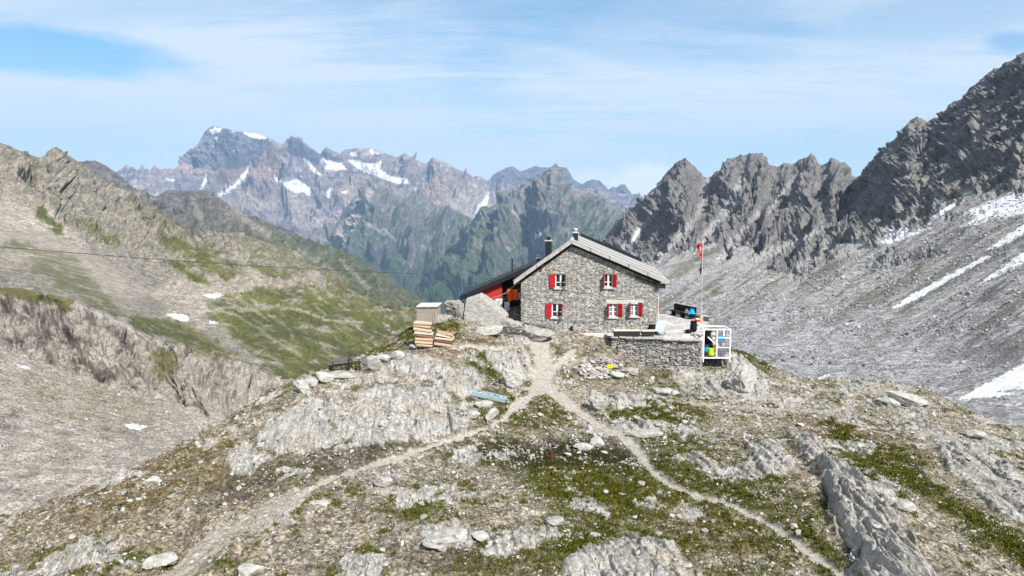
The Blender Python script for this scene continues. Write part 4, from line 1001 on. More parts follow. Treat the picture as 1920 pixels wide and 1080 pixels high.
LS = pg([(1484, 828), (1530, 838), (1562, 878), (1612, 908), (1655, 958), (1706, 1020), (1738, 1080), (1790, 1160), (1640, 1160), (1596, 1030), (1558, 985), (1548, 930), (1543, 890), (1508, 860)], 10)
lin = ridge2(st_c / 0.26 + wq * 0.8, st_a / 3.4, 4, seed=219)
dz = RH * 0.72 + RM * (slab * (0.5 + 0.25 * LS) + blk * (0.5 - 0.36 * LS) - 0.12 - 0.10 * sstep(0.5, 0.85, crk) + (lin - 0.5) * (0.10 + 0.14 * LS))
for pts_, w_, d_ in (([(1544, 905), (1552, 950), (1575, 990), (1600, 1035), (1640, 1100)], 7, 0.55), ([(1572, 930), (1600, 975), (1640, 1040), (1665, 1090)], 4, 0.30), ([(1600, 930), (1650, 990), (1690, 1050)], 3, 0.2), ([(1405, 850), (1420, 880), (1440, 900)], 4, 0.25), ([(1095, 742), (1108, 766)], 3, 0.2), ([(975, 668), (985, 700)], 3, 0.15)):
    dz = dz - pl(pts_, w_) * d_
dz = dz + (1 - PT * 0.8) * (nzL * 0.34 + nzS * 0.12) + nzT * 0.022 * (1 - PT * 0.6) - PT * 0.10
tuft = np.clip(fbm2(GX / 0.35, GY / 0.35, 3, seed=217), 0, 1)
dz = dz + GR * (0.05 + tuft * 0.16)
peb = cells2(GX / 0.17, GY / 0.17, seed=218)[0]
dz = dz + (1 - PT) * (1 - GR) * (1 - RM) * np.clip(0.5 - peb, 0, 1) * 0.07
# undercut left edge of the long slab on the right
edge = sstep(700, 350, PU) * sstep(680, 760, PV)
dz = dz + edge * (fbm2(GX / 2.2, GY / 2.2, 4, seed=227) * 0.55 + ridge2(GX / 3.0, GY / 3.0, 4, seed=228) * 0.35)
GZ = GZ0 + dz
# hut frame and terrace platform -------------------------------------------------
HT = R_(7.0)
E1 = np.array((math.cos(HT), -math.sin(HT), 0)); E2 = np.array((math.sin(HT), math.cos(HT), 0))
HO = np.array(at(1072, 632, 46.0)); HO[2] = 0.0
def onwall(u, v, off=0.0):
    """design pixel -> (a, z) on the gable plane moved back by off"""
    a, b, c = ray(u, v); d = np.array((a, b, c), float); o = np.array((0, 0, ZC), float)
    t = np.dot(HO + E2 * off - o, E2) / np.dot(d, E2); p = o + d * t
    return float(np.dot(p - HO, E1)), float(p[2])
def hl(a, off, z):
    p = HO + E1 * a + E2 * off
    return (float(p[0]), float(p[1]), float(z))
TZ = 0.32
TER = [at_z(1146, 634, TZ)[:2], at_z(1314, 641, TZ)[:2], at_z(1330, 604, TZ)[:2], at_z(1262, 589, TZ)[:2]]
_a1 = HO + E1 * 4.9 + E2 * 9; _a0 = HO + E1 * 1.6 + E2 * 1.5
TER_POLY = [tuple(map(float, TER[0])), tuple(map(float, TER[1])), tuple(map(float, TER[2])), tuple(map(float, TER[3])), (float(_a1[0]), float(_a1[1])), (float(_a0[0]), float(_a0[1]))]
inside = poly_sd(GX, GY, TER_POLY)
GZ = np.where(inside > -0.15, np.minimum(GZ, TZ - 0.25), GZ)
# under the hut itself
hx = (GX - HO[0]) * E1[0] + (GY - HO[1]) * E1[1]; hy = (GX - HO[0]) * E2[0] + (GY - HO[1]) * E2[1]
fl = (hx > -3.3) & (hx < 5.6) & (hy > 0.15) & (hy < 12.5)
GZ = np.where(fl, np.minimum(GZ, -0.1), GZ)

GP = np.stack([GX, GY, GZ], -1)
PU2, PV2 = proj(GX, GY, GZ)
G_nz = np.cross(np.gradient(GP, axis=1), np.gradient(GP, axis=0)); G_nz = np.abs(G_nz[..., 2]) / (np.linalg.norm(G_nz, axis=-1) + 1e-9)
turf = np.zeros(GP.shape, np.float32) + np.array((0.285, 0.255, 0.205), np.float32)
turf = lerpc(turf, (0.15, 0.122, 0.08), sstep(-0.15, 0.22, nzS + 0.4 * nzT) * 0.66)
turf = lerpc(turf, (0.34, 0.31, 0.26), sstep(0.05, 0.3, fbm2(GX / 1.4, GY / 1.4, 4, seed=221)) * 0.8)
lf = sstep(620, 380, PU2); turf = lerpc(turf, (0.25, 0.205, 0.145), lf * 0.45)
gc = lerpc(np.zeros(GP.shape, np.float32) + np.array((0.070, 0.086, 0.006), np.float32), (0.112, 0.102, 0.012), sstep(-0.1, 0.3, fbm2(GX / 1.1, GY / 1.1, 4, seed=222)))
gc = lerpc(gc, (0.036, 0.046, 0.006), sstep(-0.05, 0.25, nzS) * 0.7)
gcol = lerpc(turf, gc, GR)
gcol = lerpc(gcol, (0.14, 0.075, 0.022), GB * 0.75 * (0.5 + 0.5 * mot))
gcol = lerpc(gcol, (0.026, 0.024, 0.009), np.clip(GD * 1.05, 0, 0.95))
rk = np.zeros(GP.shape, np.float32) + np.array((0.48, 0.462, 0.43), np.float32)
rk = lerpc(rk, (0.36, 0.345, 0.31), sstep(-0.02, 0.3, fbm2(st_c / 0.35 + wq, st_a / 2.0, 4, seed=223)) * 0.85)
rk = lerpc(rk, (0.40, 0.345, 0.27), sstep(0.05, 0.35, fbm2(GX / 2.3, GY / 2.3, 4, seed=224)) * 0.6)
rk = lerpc(rk, (0.22, 0.21, 0.18), sstep(0.06, 0.34, fbm2(st_c / 0.12 + wq * 2, st_a / 1.3, 4, seed=225)) * 0.7)
rk = lerpc(rk, (0.17, 0.16, 0.14), sstep(0.15, 0.4, nzS + nzT * 0.6) * 0.55)
gcol = lerpc(gcol, rk, sstep(0.25, 0.75, RM + 0.25 * nzS))
gcol = lerpc(gcol, (0.46, 0.43, 0.375), PT * np.clip(0.86 + 0.25 * nzS + 0.15 * nzT, 0, 1))
G_spk = np.clip((1 - PT * 0.75) * (1 - RM * 0.7) * (1 - 0.5 * GR), 0.05, 1)

g_t = NT('alpine_ground'); g_t.alb = ALB; g_p = g_t.pos()
g_n = g_t.noise(g_p, 9.0, 6, 0.65); v1 = g_t.sep(g_t.voro(g_p, 11.0)); v2 = g_t.sep(g_t.voro(g_p, 5.0)); g_n2 = g_t.noise(g_p, 45.0, 4, 0.6)
spk_ = g_t.attr('Spk', True)
f1 = g_t.rng(g_n, 0.25, 0.75, 0.72, 1.28); f3 = g_t.rng(g_n2, 0.25, 0.75, 0.8, 1.2)
f2 = g_t.math('ADD', 1.0, g_t.math('MULTIPLY', spk_, g_t.rng(v1[0], 0, 1, -0.62, 0.62)))
f4 = g_t.math('ADD', 1.0, g_t.math('MULTIPLY', spk_, g_t.rng(v2[1], 0, 1, -0.32, 0.32)))
ff = g_t.math('MULTIPLY', g_t.math('MULTIPLY', f1, f2), g_t.math('MULTIPLY', f3, f4))
g_nm = g_t.bump(g_n2, 0.8, 0.03, g_t.bump(g_n, 0.8, 0.08))
GROUND_MAT = g_t.fin(g_t.scale(g_t.attr('Col'), ff), g_nm, 0.95, **{'Specular IOR Level': 0.1})
me = fast_mesh('ground', GP.reshape(-1, 3), grid_faces(NRY, NCX))
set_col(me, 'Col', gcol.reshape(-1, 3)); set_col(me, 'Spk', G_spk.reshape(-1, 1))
tag(link_mesh('ground', me, GROUND_MAT), 'stony turf knoll with pale rock outcrops and two footpaths', None, None, 'structure')

def gpt(u, v):
    """ground point that shows at design pixel (u, v)"""
    d = (PU2 - u) ** 2 + (PV2 - v) ** 2
    m = d.min(); ok = d < m + 12
    i = np.argmin(np.where(ok, GY, 1e9)); p = GP.reshape(-1, 3)[i]
    return Vector((float(p[0]), float(p[1]), float(p[2])))
def gz(x, y):
    s = x / y; j = (s - s1[0]) / (s1[1] - s1[0]); i = np.interp(1 / y, iy[::-1], np.arange(NRY)[::-1])
    j = np.clip(j, 0, NCX - 1.001); i = np.clip(i, 0, NRY - 1.001)
    i0, j0 = np.floor(i).astype(int), np.floor(j).astype(int); a, b = i - i0, j - j0
    return GZ[i0, j0] * (1 - a) * (1 - b) + GZ[i0 + 1, j0] * a * (1 - b) + GZ[i0, j0 + 1] * (1 - a) * b + GZ[i0 + 1, j0 + 1] * a * b
# ------------------------------------------------------------------ loose stones: one heap of gravel per slope
_ico_v = []
_t = (1 + 5 ** 0.5) / 2
for a_, b_ in ((-1, _t), (1, _t), (-1, -_t), (1, -_t)): _ico_v.append((a_, b_, 0))
for a_, b_ in ((-1, _t), (1, _t), (-1, -_t), (1, -_t)): _ico_v.append((0, a_, b_))
for a_, b_ in ((-1, _t), (1, _t), (-1, -_t), (1, -_t)): _ico_v.append((b_, 0, a_))
_ico_v = np.array([(-1, _t, 0), (1, _t, 0), (-1, -_t, 0), (1, -_t, 0), (0, -1, _t), (0, 1, _t), (0, -1, -_t), (0, 1, -_t), (_t, 0, -1), (_t, 0, 1), (-_t, 0, -1), (-_t, 0, 1)], float) / 1.9
_ico_f = np.array([(0, 11, 5), (0, 5, 1), (0, 1, 7), (0, 7, 10), (0, 10, 11), (1, 5, 9), (5, 11, 4), (11, 10, 2), (10, 7, 6), (7, 1, 8), (3, 9, 4), (3, 4, 2), (3, 2, 6), (3, 6, 8), (3, 8, 9), (4, 9, 5), (2, 4, 11), (6, 2, 10), (8, 6, 7), (9, 8, 1)])

def gravel(name, pts, size, cols, mat, seed, flat=(0.35, 0.7), sink=0.34):
    rs = np.random.RandomState(seed); n = len(pts)
    V = np.repeat(_ico_v[None], n, 0) * rs.uniform(0.72, 1.25, (n, 12, 1))
    sc = np.stack([rs.uniform(0.7, 1.35, n), rs.uniform(0.6, 1.1, n), rs.uniform(flat[0], flat[1], n)], -1) * size[:, None] * 0.5
    V = V * sc[:, None, :]
    tx, ty = rs.normal(0, 0.3, n), rs.normal(0, 0.3, n)
    V[:, :, 2] += V[:, :, 0] * tx[:, None] + V[:, :, 1] * ty[:, None]
    a = rs.uniform(0, 6.283, n); c, s = np.cos(a)[:, None], np.sin(a)[:, None]
    x = V[:, :, 0] * c - V[:, :, 1] * s; y = V[:, :, 0] * s + V[:, :, 1] * c
    V = np.stack([x, y, V[:, :, 2]], -1) + pts[:, None, :]; V[:, :, 2] += (size * sc[:, 2] / (size * 0.5) * 0.5 * (1 - 2 * sink) * 0.5)[:, None]
    Fc = _ico_f[None] + (np.arange(n) * 12)[:, None, None]
    me = fast_mesh(name, V.reshape(-1, 3), Fc.reshape(-1, 3), smooth=False)
    set_col(me, 'Col', np.repeat(cols, 12, 0))
    return link_mesh(name, me, mat)

t = NT('loose_stone'); t.alb = ALB; p = t.pos()
n_ = t.noise(p, 14.0, 4, 0.6)
STONE_MAT = t.fin(t.scale(t.attr('Col'), t.rng(n_, 0.25, 0.75, 0.75, 1.25)), None, 0.9, **{'Specular IOR Level': 0.15})

rs = np.random.RandomState(5)
def pick(W, n, A):
    w = (W * A).ravel(); w = w / w.sum()
    return rs.choice(w.size, n, p=w)
dA = np.abs(np.gradient(GX, axis=1) * np.gradient(GY, axis=0))
clump = sstep(-0.08, 0.3, fbm2(GX / 1.3, GY / 1.3, 5, seed=230)) * 1.3 + 0.12
dens = (0.55 + 0.2 * GR + 0.35 * GD) * (1 - PT * 0.93) * (1 - RM * 0.75) * clump
dens = dens * ((np.abs(PU2 - 960) < 1060) & (PV2 < 1130)) * sstep(-0.6, 0.3, -inside)
dens *= 1 - 0.75 * el(1150, 930, 100, 40, 12)
dens *= np.clip((26.0 / GY) ** 0.6, 0.4, 1.3)
idx = pick(dens, 76000, dA)
size = np.clip(np.exp(rs.normal(math.log(0.070), 0.50, len(idx))), 0.035, 0.38) * np.clip(GY.ravel()[idx] / 30, 0.75, 1.3)
tone = np.clip(rs.normal(0.35, 0.13, len(idx)), 0.10, 0.66)
cols = np.stack([tone * rs.uniform(0.99, 1.05, len(idx)), tone * rs.uniform(0.95, 1.0, len(idx)), tone * rs.uniform(0.84, 0.95, len(idx))], -1)
pts = GP.reshape(-1, 3)[idx] + rs.normal(0, 0.02, (len(idx), 3)) * [1, 1, 0]
tag(gravel('gravel', pts, size, cols, STONE_MAT, 3), 'pale pebbles and small stones strewn over the turf', None, None, 'stuff')
# boulders lying on the two scree slopes
def scree_stones(ctx, W, n, s0, sig, cap, tone, seed, label):
    P = ctx['P2']; rr = np.random.RandomState(seed)
    A = np.linalg.norm(np.cross(np.gradient(P, axis=1), np.gradient(P, axis=0)), axis=-1)
    D = P[..., 1]
    ok = (ctx['pu'] > -60) & (ctx['pu'] < 1980) & (ctx['pv'] < 1100)
    w = (W * A / D ** 1.3 * ok).ravel(); w /= w.sum()
    i = rr.choice(w.size, n, p=w); d = D.ravel()[i]
    size = np.clip(np.exp(rr.normal(math.log(s0), sig, n)), s0 * 0.5, cap) * d / 150
    size = np.minimum(size, cap)
    tn = np.clip(rr.normal(tone[0], tone[1], n), 0.08, 0.6)
    cols = np.stack([tn * tone[2], tn * tone[3], tn * tone[4]], -1)
    g = gravel('scree', P.reshape(-1, 3)[i], size, cols, STONE_MAT, seed, (0.45, 0.85), 0.3)
    tag(g, label, None, None, 'stuff')
c = RSLOPE; P = c['P2']
cl1 = sstep(-0.05, 0.3, fbm2(c['pu'] / 60 , c['pv'] / 30, 4, seed=240)) + 0.15
snowy = np.array([0.0])
w = (1 - c['rk']) * cl1 * sstep(380, 560, c['pv'] + (c['pu'] - 1600) * 0.35)
w = w * (1 - np.maximum(pmask(c, [(1796, 750), (1830, 728), (1870, 708), (1925, 678), (2050, 620), (2050, 690), (1930, 728), (1870, 734), (1905, 738), (1870, 745), (1830, 746)], 2, 1), pmask(c, [(1672, 577), (1710, 552), (1780, 515), (1850, 478), (1856, 482), (1790, 520), (1720, 560), (1690, 575)], 2, 1)))
scree_stones(c, w, 22000, 0.30, 0.5, 1.8, (0.30, 0.11, 1.0, 0.985, 0.975), 41, 'grey boulders strewn over the right scree slope')
c = VALLEY
t_ = cliff_t(c['U'], c['V']); w = sstep(0.05, -0.1, t_) * (0.2 + sstep(-0.1, 0.3, fbm2(c['pu'] / 50, c['pv'] / 30, 4, seed=241)))
scree_stones(c, w, 20000, 0.20, 0.5, 1.2, (0.33, 0.10, 1.02, 0.97, 0.89), 42, 'tan stones scattered over the left scree bowl')
# ------------------------------------------------------------------ short alpine turf: blades in tufts
def grass(n, seed):
    rr = np.random.RandomState(seed)
    W_ = (GR * sstep(0.15, 0.6, GR) + 0.10) * (1 - PT) * (1 - RM) * (1 - 0.85 * GD) * (np.abs(PU2 - 960) < 1040) * (PV2 < 1120) * sstep(-0.5, 0.2, -inside) * np.clip((24.0 / GY) ** 0.8, 0.35, 1.3)
    i = rr.choice(W_.size, n, p=(W_ * dA).ravel() / (W_ * dA).sum()); P_ = GP.reshape(-1, 3)[i]; g = GR.ravel()[i]
    nb = 5; h = rr.uniform(0.03, 0.11, (n, nb)) * (0.7 + 0.6 * g)[:, None]; a = rr.uniform(0, 6.283, (n, nb)); w = rr.uniform(0.012, 0.026, (n, nb)) * 1.3
    off = rr.normal(0, 0.05, (n, nb, 2)); lean = rr.uniform(0.2, 0.9, (n, nb)) * h
    bx = P_[:, None, 0] + off[..., 0]; by = P_[:, None, 1] + off[..., 1]; bz = P_[:, None, 2] - 0.02 + 0 * h
    dx, dy = np.cos(a), np.sin(a)
    v0 = np.stack([bx - dy * w, by + dx * w, bz], -1); v1 = np.stack([bx + dy * w, by - dx * w, bz], -1); v2 = np.stack([bx + dx * lean, by + dy * lean, bz + h], -1)
    V = np.stack([v0, v1, v2], 2).reshape(-1, 3)
    me = fast_mesh('grass', V, np.arange(len(V)).reshape(-1, 3), smooth=False)
    k = rr.uniform(0, 1, (n, 1)); c = np.array((0.042, 0.056, 0.004)) * (1 - k) + np.array((0.105, 0.094, 0.010)) * k
    dry = (g < 0.25)[:, None]; c = np.where(dry, np.array((0.15, 0.112, 0.05)) * (0.6 + 0.7 * k), c)
    set_col(me, 'Col', np.repeat(c, nb * 3, 0))
    tg = NT('turf_blades'); tg.alb = 0.85; tg.fin(tg.attr('Col'), None, 0.8, **{'Specular IOR Level': 0.1})
    tag(link_mesh('grass', me, tg.m), 'short olive turf growing between the stones', None, None, 'stuff')
grass(80000, 9)
# ------------------------------------------------------------------ materials for the built things
WOODG = simple_mat('weathered_wood', (0.36, 0.32, 0.29), 0.8, 0.35, 6.0, 0.01, 0.2, (1, 12, 12))
WOODV = simple_mat('weathered_planks', (0.37, 0.315, 0.275), 0.8, 0.35, 5.0, 0.01, 0.2, (14, 14, 1))
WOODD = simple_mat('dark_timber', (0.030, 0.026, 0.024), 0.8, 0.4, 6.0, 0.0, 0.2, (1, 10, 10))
LOGM = simple_mat('split_firewood', (0.50, 0.35, 0.235), 0.85, 0.35, 7.0, 0.01, 0.15, (1, 9, 9))
LOGM2 = simple_mat('grey_firewood', (0.54, 0.45, 0.36), 0.85, 0.35, 7.0, 0.01, 0.15, (1, 9, 9))
LOGM3 = simple_mat('bark_firewood', (0.22, 0.13, 0.085), 0.85, 0.35, 7.0, 0.01, 0.15, (1, 9, 9))
METAL = simple_mat('zinc_sheet', (0.56, 0.55, 0.54), 0.5, 0.14, 3.0, 0.0, 0.4)
VERGE = simple_mat('verge_board', (0.46, 0.43, 0.41), 0.75, 0.25, 4.0, 0.005, 0.2, (1, 9, 9))
SLATE = simple_mat('roof_slate', (0.27, 0.26, 0.255), 0.85, 0.35, 2.2, 0.02, 0.2, (1, 3, 3))
TAR = simple_mat('tarred_roof', (0.012, 0.013, 0.018), 0.7, 0.3, 3.0, 0.0, 0.3)
BLACK = simple_mat('black_metal', (0.012, 0.014, 0.022), 0.5, 0.2, 4.0, 0.0, 0.4)
DARKCLOTH = simple_mat('black_cloth', (0.012, 0.012, 0.014), 0.9, 0.3, 9.0, 0.0, 0.1)
WHITE = simple_mat('white_paint', (0.78, 0.77, 0.74), 0.55, 0.05, 6.0, 0.0, 0.3, alb=1.0)
PINKW = simple_mat('pinkish_white_panel', (0.66, 0.59, 0.56), 0.7, 0.08, 4.0, 0.0, 0.2)
SILL = simple_mat('pale_stone_sill', (0.56, 0.54, 0.49), 0.85, 0.12, 7.0, 0.0, 0.2)
RED = simple_mat('red_paint', (0.44, 0.012, 0.018), 0.55, 0.1, 6.0, 0.0, 0.3)
RED2 = simple_mat('red_cladding', (0.47, 0.038, 0.03), 0.7, 0.2, 5.0, 0.0, 0.2, (9, 9, 1))
ORANGE = simple_mat('orange_cloth', (0.80, 0.11, 0.015), 0.85, 0.08, 5.0, 0.0, 0.1)
CLOTHW = simple_mat('white_cloth', (0.74, 0.75, 0.78), 0.9, 0.08, 7.0, 0.0, 0.1)
MINT = simple_mat('mint_cloth', (0.44, 0.62, 0.54), 0.85, 0.08, 7.0, 0.0, 0.1)
CYAN = simple_mat('turquoise_cloth', (0.01, 0.33, 0.55), 0.8, 0.2, 8.0, 0.0, 0.1)
BLUE = simple_mat('blue_cloth', (0.02, 0.13, 0.50), 0.8, 0.2, 8.0, 0.0, 0.1)
TEAL = simple_mat('teal_cloth', (0.02, 0.30, 0.33), 0.8, 0.2, 8.0, 0.0, 0.1)
LIME = simple_mat('lime_cloth', (0.58, 0.72, 0.02), 0.8, 0.12, 8.0, 0.0, 0.1)
REDC = simple_mat('red_cloth', (0.55, 0.03, 0.03), 0.8, 0.15, 8.0, 0.0, 0.1)
GREYC = simple_mat('grey_cloth', (0.16, 0.16, 0.19), 0.85, 0.2, 8.0, 0.0, 0.1)
BLUEP = simple_mat('pale_blue_paint', (0.30, 0.42, 0.47), 0.75, 0.35, 6.0, 0.0, 0.2, (1, 6, 6))
YELL = simple_mat('yellow_sign', (0.78, 0.56, 0.0), 0.5, 0.05, 6.0, 0.0, 0.4)
RUST = simple_mat('rust_red_paint', (0.23, 0.035, 0.015), 0.8, 0.3, 9.0, 0.0, 0.2)
WIRE = simple_mat('galvanised_wire', (0.40, 0.40, 0.47), 0.5, 0.1, 6.0, 0.0, 0.4)
GL = NT('window_glass'); GL_N = GL.noise(GL.obj(), 2.0, 2)
GLASS = GL.fin((0.018, 0.022, 0.03), GL.bump(GL_N, 0.2, 0.01), 0.06, **{'Specular IOR Level': 0.6})
CURT = simple_mat('pale_curtain', (0.30, 0.30, 0.40), 0.9, 0.1, 6.0)

t = NT('rubble_masonry'); t.alb = 0.86; p = t.obj()
n_ = t.noise(p, 16.0, 5, 0.65); n2_ = t.noise(p, 45.0, 4, 0.6)
STONEW = t.fin(t.scale(t.attr('Col'), t.rng(n_, 0.25, 0.75, 0.72, 1.28)), t.bump(n2_, 0.7, 0.015), 0.92, **{'Specular IOR Level': 0.15})

def masonry(name, x0, x1, z0, z1, top, M, parent=None, holes=(), seed=0, sx=0.30, sz=0.10, step=0.036, rough=0.05, rim=0.3, bright=1.0, rag=0.0):
    """rubble wall face in its own x-z plane (front towards -y) with relief; top(x) gives the coping height; holes = (x0, x1, z0, z1)"""
    xs = set(np.round(np.arange(x0, x1, step), 4)) | {round(x1, 4)}; zs = set(np.round(np.arange(z0, z1, step), 4)) | {round(z1, 4)}
    for h in holes: xs |= {round(h[0], 4), round(h[1], 4)}; zs |= {round(h[2], 4), round(h[3], 4)}
    xs = np.array(sorted(xs)); zs = np.array(sorted(zs))
    X_, Z_ = np.meshgrid(xs, zs)
    tp = top(X_) + (fbm2(X_ / 0.4, 0 * X_ + seed, 3) * rag)
    Zc = np.minimum(Z_, tp)
    wx = fbm2(X_ / 0.5, Zc / 0.5, 3, seed=seed) * 0.16; wz = fbm2(X_ / 0.7, Zc / 0.35, 3, seed=seed + 3) * 0.10
    f1, gap, ia, ib, ic, ox, oy = cells2((X_ + wx) / sx + seed * 7, (Zc + wz) / sz, seed=seed + 5, jit=0.75)
    g1, gap2, ja, jb, jc, _, _ = cells2((X_ + wx) / (sx * 0.45) + 3.3, (Zc + wz) / (sz * 0.55), seed=seed + 8, jit=0.8)
    small = ic > 0.72
    gp = np.where(small, gap2, gap); A = np.where(small, ja, ia); B = np.where(small, jb, ib)
    joint = sstep(0.05, 0.24, gp)
    d = joint * (0.35 + 0.65 * A) * rough + fbm2(X_ / 0.09, Zc / 0.06, 3, seed=seed + 11) * rough * 0.3 + (oy * (B - 0.5)) * rough * 0.8
    Y_ = -d
    P_ = np.stack([X_, Y_, Zc], -1)
    tone = (0.19 + 0.32 * B) * bright
    c = np.stack([tone * 1.0, tone * (0.98 - 0.02 * A), tone * (0.945 - 0.09 * A)], -1).astype(np.float32)
    c = lerpc(c, np.array((0.40, 0.29, 0.19)) * bright, (A > 0.98) * 0.7)
    c = lerpc(c, np.array((0.105, 0.10, 0.093)) * bright, (1 - joint) * 0.9)
    nz_, nx_ = X_.shape
    q = grid_faces(nz_, nx_)
    cx = 0.25 * sum(X_.ravel()[q[:, i]] for i in range(4)); czz = 0.25 * sum(Z_.ravel()[q[:, i]] for i in range(4))
    czlow = Z_.ravel()[q[:, 0]]
    keep = czlow < tp.ravel()[q[:, 0]] + 1e-4
    for h in holes: keep &= ~((cx > h[0]) & (cx < h[1]) & (czz > h[2]) & (czz < h[3]))
    q = q[keep]
    me = fast_mesh(name, P_.reshape(-1, 3), q, smooth=False); set_col(me, 'Col', c.reshape(-1, 3))
    bm = bmesh.new(); bm.from_mesh(me)
    be = [e for e in bm.edges if e.is_boundary]
    r = bmesh.ops.extrude_edge_only(bm, edges=be)
    for g in r['geom']:
        if isinstance(g, bmesh.types.BMVert): g.co.y = rim
    loose = [v_ for v_ in bm.verts if not v_.link_faces]; bmesh.ops.delete(bm, geom=loose, context='VERTS')
    bmesh.ops.recalc_face_normals(bm, faces=bm.faces)
    bm.to_mesh(me); bm.free()
    o = link_mesh(name, me, STONEW, parent)
    o.matrix_local = M if parent is not None else M
    return o

# ------------------------------------------------------------------ the hut
HUT = empty('stone_hut', HO, -HT)
tag(HUT, 'two storey rubble stone mountain hut with red shutters and grey gable roof', 'mountain hut')
# local axes of HUT: x along the gable (E1), y back (E2), z up
aL = onwall(977, 560)[0]; aR = onwall(1231, 590)[0]
DEP = 11.5; OVF = -0.34
rl_a, rl_z = onwall(963, 527, OVF); rt_a, rt_z = onwall(1072, 450, OVF); rr_a, rr_z = onwall(1251, 526, OVF)
TH = 0.20
kL = (rt_z - rl_z) / (rt_a - rl_a); kR = (rr_z - rt_z) / (rr_a - rt_a)
def roof_under(x): return np.where(x < rt_a, rt_z + kL * (x - rt_a), rt_z + kR * (x - rt_a)) - TH * 1.22
def pxrect(u0, u1, v0, v1):
    a0, za = onwall(u0, v1); a1, zb = onwall(u1, v0)
    return (a0, a1, za, zb)
WINS = [(pxrect(1041.2, 1060.8, 514, 539), 'L'), (pxrect(1132.4, 1148.8, 514, 538), 'R'), (pxrect(1034.6, 1054.6, 569, 594.5), 'L'), (pxrect(1140.4, 1158.6, 569, 593.5), 'R'), (pxrect(1180.4, 1197.2, 567, 592), 'R')]
GW = masonry('gable_wall', aL, aR, -1.4, float(roof_under(rt_a)) + 0.02, roof_under, Matrix.Identity(4), HUT, [w for w, _ in WINS], 0)
Mr = Matrix.Translation((aR, 0.02, 0)) @ Matrix.Rotation(math.pi / 2, 4, 'Z')
masonry('side_wall', 0, DEP, -1.2, float(roof_under(aR)), lambda x: np.full(np.shape(x), float(roof_under(aR)) - 0.02), Mr, HUT, (), 3, step=0.09)
Ml = Matrix.Translation((aL, DEP, 0)) @ Matrix.Rotation(-math.pi / 2, 4, 'Z')
masonry('side_wall', 0, DEP - 0.02, -1.2, float(roof_under(aL)), lambda x: np.full(np.shape(x), float(roof_under(aL)) - 0.02), Ml, HUT, (), 6, step=0.09)
Mb = Matrix.Translation((aR, DEP, 0)) @ Matrix.Rotation(math.pi, 4, 'Z')
masonry('gable_wall', 0.02, aR - aL - 0.02, -1.2, float(roof_under(rt_a)), lambda x: roof_under(aR - x), Mb, HUT, (), 9, step=0.12)
# roof: two slabs, zinc strips along the verge, dark back verge
def slab(mb, a0, z0, a1, z1, y0, y1, t0, t1):
    """plate along the slope from (a0,z0) to (a1,z1), from t0 below to t1 above it"""
    mb.add([(a0, y0, z0 - t0), (a1, y0, z1 - t0), (a1, y1, z1 - t0), (a0, y1, z0 - t0), (a0, y0, z0 + t1), (a1, y0, z1 + t1), (a1, y1, z1 + t1), (a0, y1, z0 + t1)],
           [(0, 3, 2, 1), (4, 5, 6, 7), (0, 1, 5, 4), (1, 2, 6, 5), (2, 3, 7, 6), (3, 0, 4, 7)])
rf = MB(); slab(rf, rl_a, rl_z, rt_a, rt_z, OVF + 0.02, DEP + 0.4, TH, 0.0); slab(rf, rt_a + 0.002, rt_z, rr_a, rr_z, OVF + 0.02, DEP + 0.4, TH, 0.0)
ROOF = rf.build('roof', SLATE, HUT)
for nm, a0, z0, a1, z1 in (('verge_board', rl_a, rl_z, rt_a, rt_z), ('verge_board', rt_a, rt_z, rr_a, rr_z)):
    m = MB(); n = 5
    for i in range(n):                     # boards butt end to end with small gaps
        f0, f1 = i / n + 0.004, (i + 1) / n - 0.004; dz = 0.012 * ((i * 7) % 3 - 1)
        slab(m, a0 + (a1 - a0) * f0, z0 + (z1 - z0) * f0 + dz, a0 + (a1 - a0) * f1, z0 + (z1 - z0) * f1 + dz, OVF - 0.04, OVF + 0.018, 0.235, 0.012)
    m.build(nm, VERGE, ROOF)
m = MB(); slab(m, rt_a + 0.05, rt_z - 0.02, rr_a + 0.03, rr_z - 0.005, OVF - 0.05, OVF + 0.62, -0.022, 0.05); m.build('zinc_strip', METAL, ROOF)
m = MB(); slab(m, rl_a - 0.03, rl_z, rt_a - 0.05, rt_z - 0.03, OVF - 0.05, OVF + 0.5, -0.022, 0.05); m.build('zinc_strip', METAL, ROOF)
m = MB(); slab(m, rt_a + 0.3, rt_z - 0.02 + kR * 0.3, rr_a - 0.9, rr_z - kR * 0.9, DEP + 0.15, DEP + 0.38, -0.01, 0.26); m.build('snow_board', TAR, ROOF)
m = MB(); slab(m, rt_a + 0.2, rt_z + kR * 0.2, rr_a - 0.2, rr_z - kR * 0.2, 3.9, 4.3, -0.004, 0.05); slab(m, rt_a + 0.2, rt_z + kR * 0.2, rr_a - 0.2, rr_z - kR * 0.2, 7.6, 8.0, -0.004, 0.05); m.build('roof_batten', METAL, ROOF)
m = MB(); m.tube([(rt_a, OVF - 0.02, rt_z + 0.02), (rt_a, DEP + 0.4, rt_z + 0.02)], 0.11, 8); m.build('ridge_cap', METAL, ROOF)
m = MB(); m.tube([(rr_a + 0.06, OVF, rr_z - 0.10), (rr_a + 0.06, DEP, rr_z - 0.06)], 0.08, 8); m.build('gutter', METAL, ROOF)
for a in (rl_a + 0.35, (rl_a + rt_a) / 2, rt_a, rt_a + (rr_a - rt_a) * .33, rt_a + (rr_a - rt_a) * .66, rr_a - 0.5):
    zz = float(roof_under(a)); m = MB().box(a - 0.08, a + 0.08, OVF + 0.05, 0.25, zz - 0.20, zz - 0.012); m.build('purlin', WOODD, ROOF)
m = MB(); e0 = rr_a - 0.1; z0 = float(roof_under(aR)) + 0.02
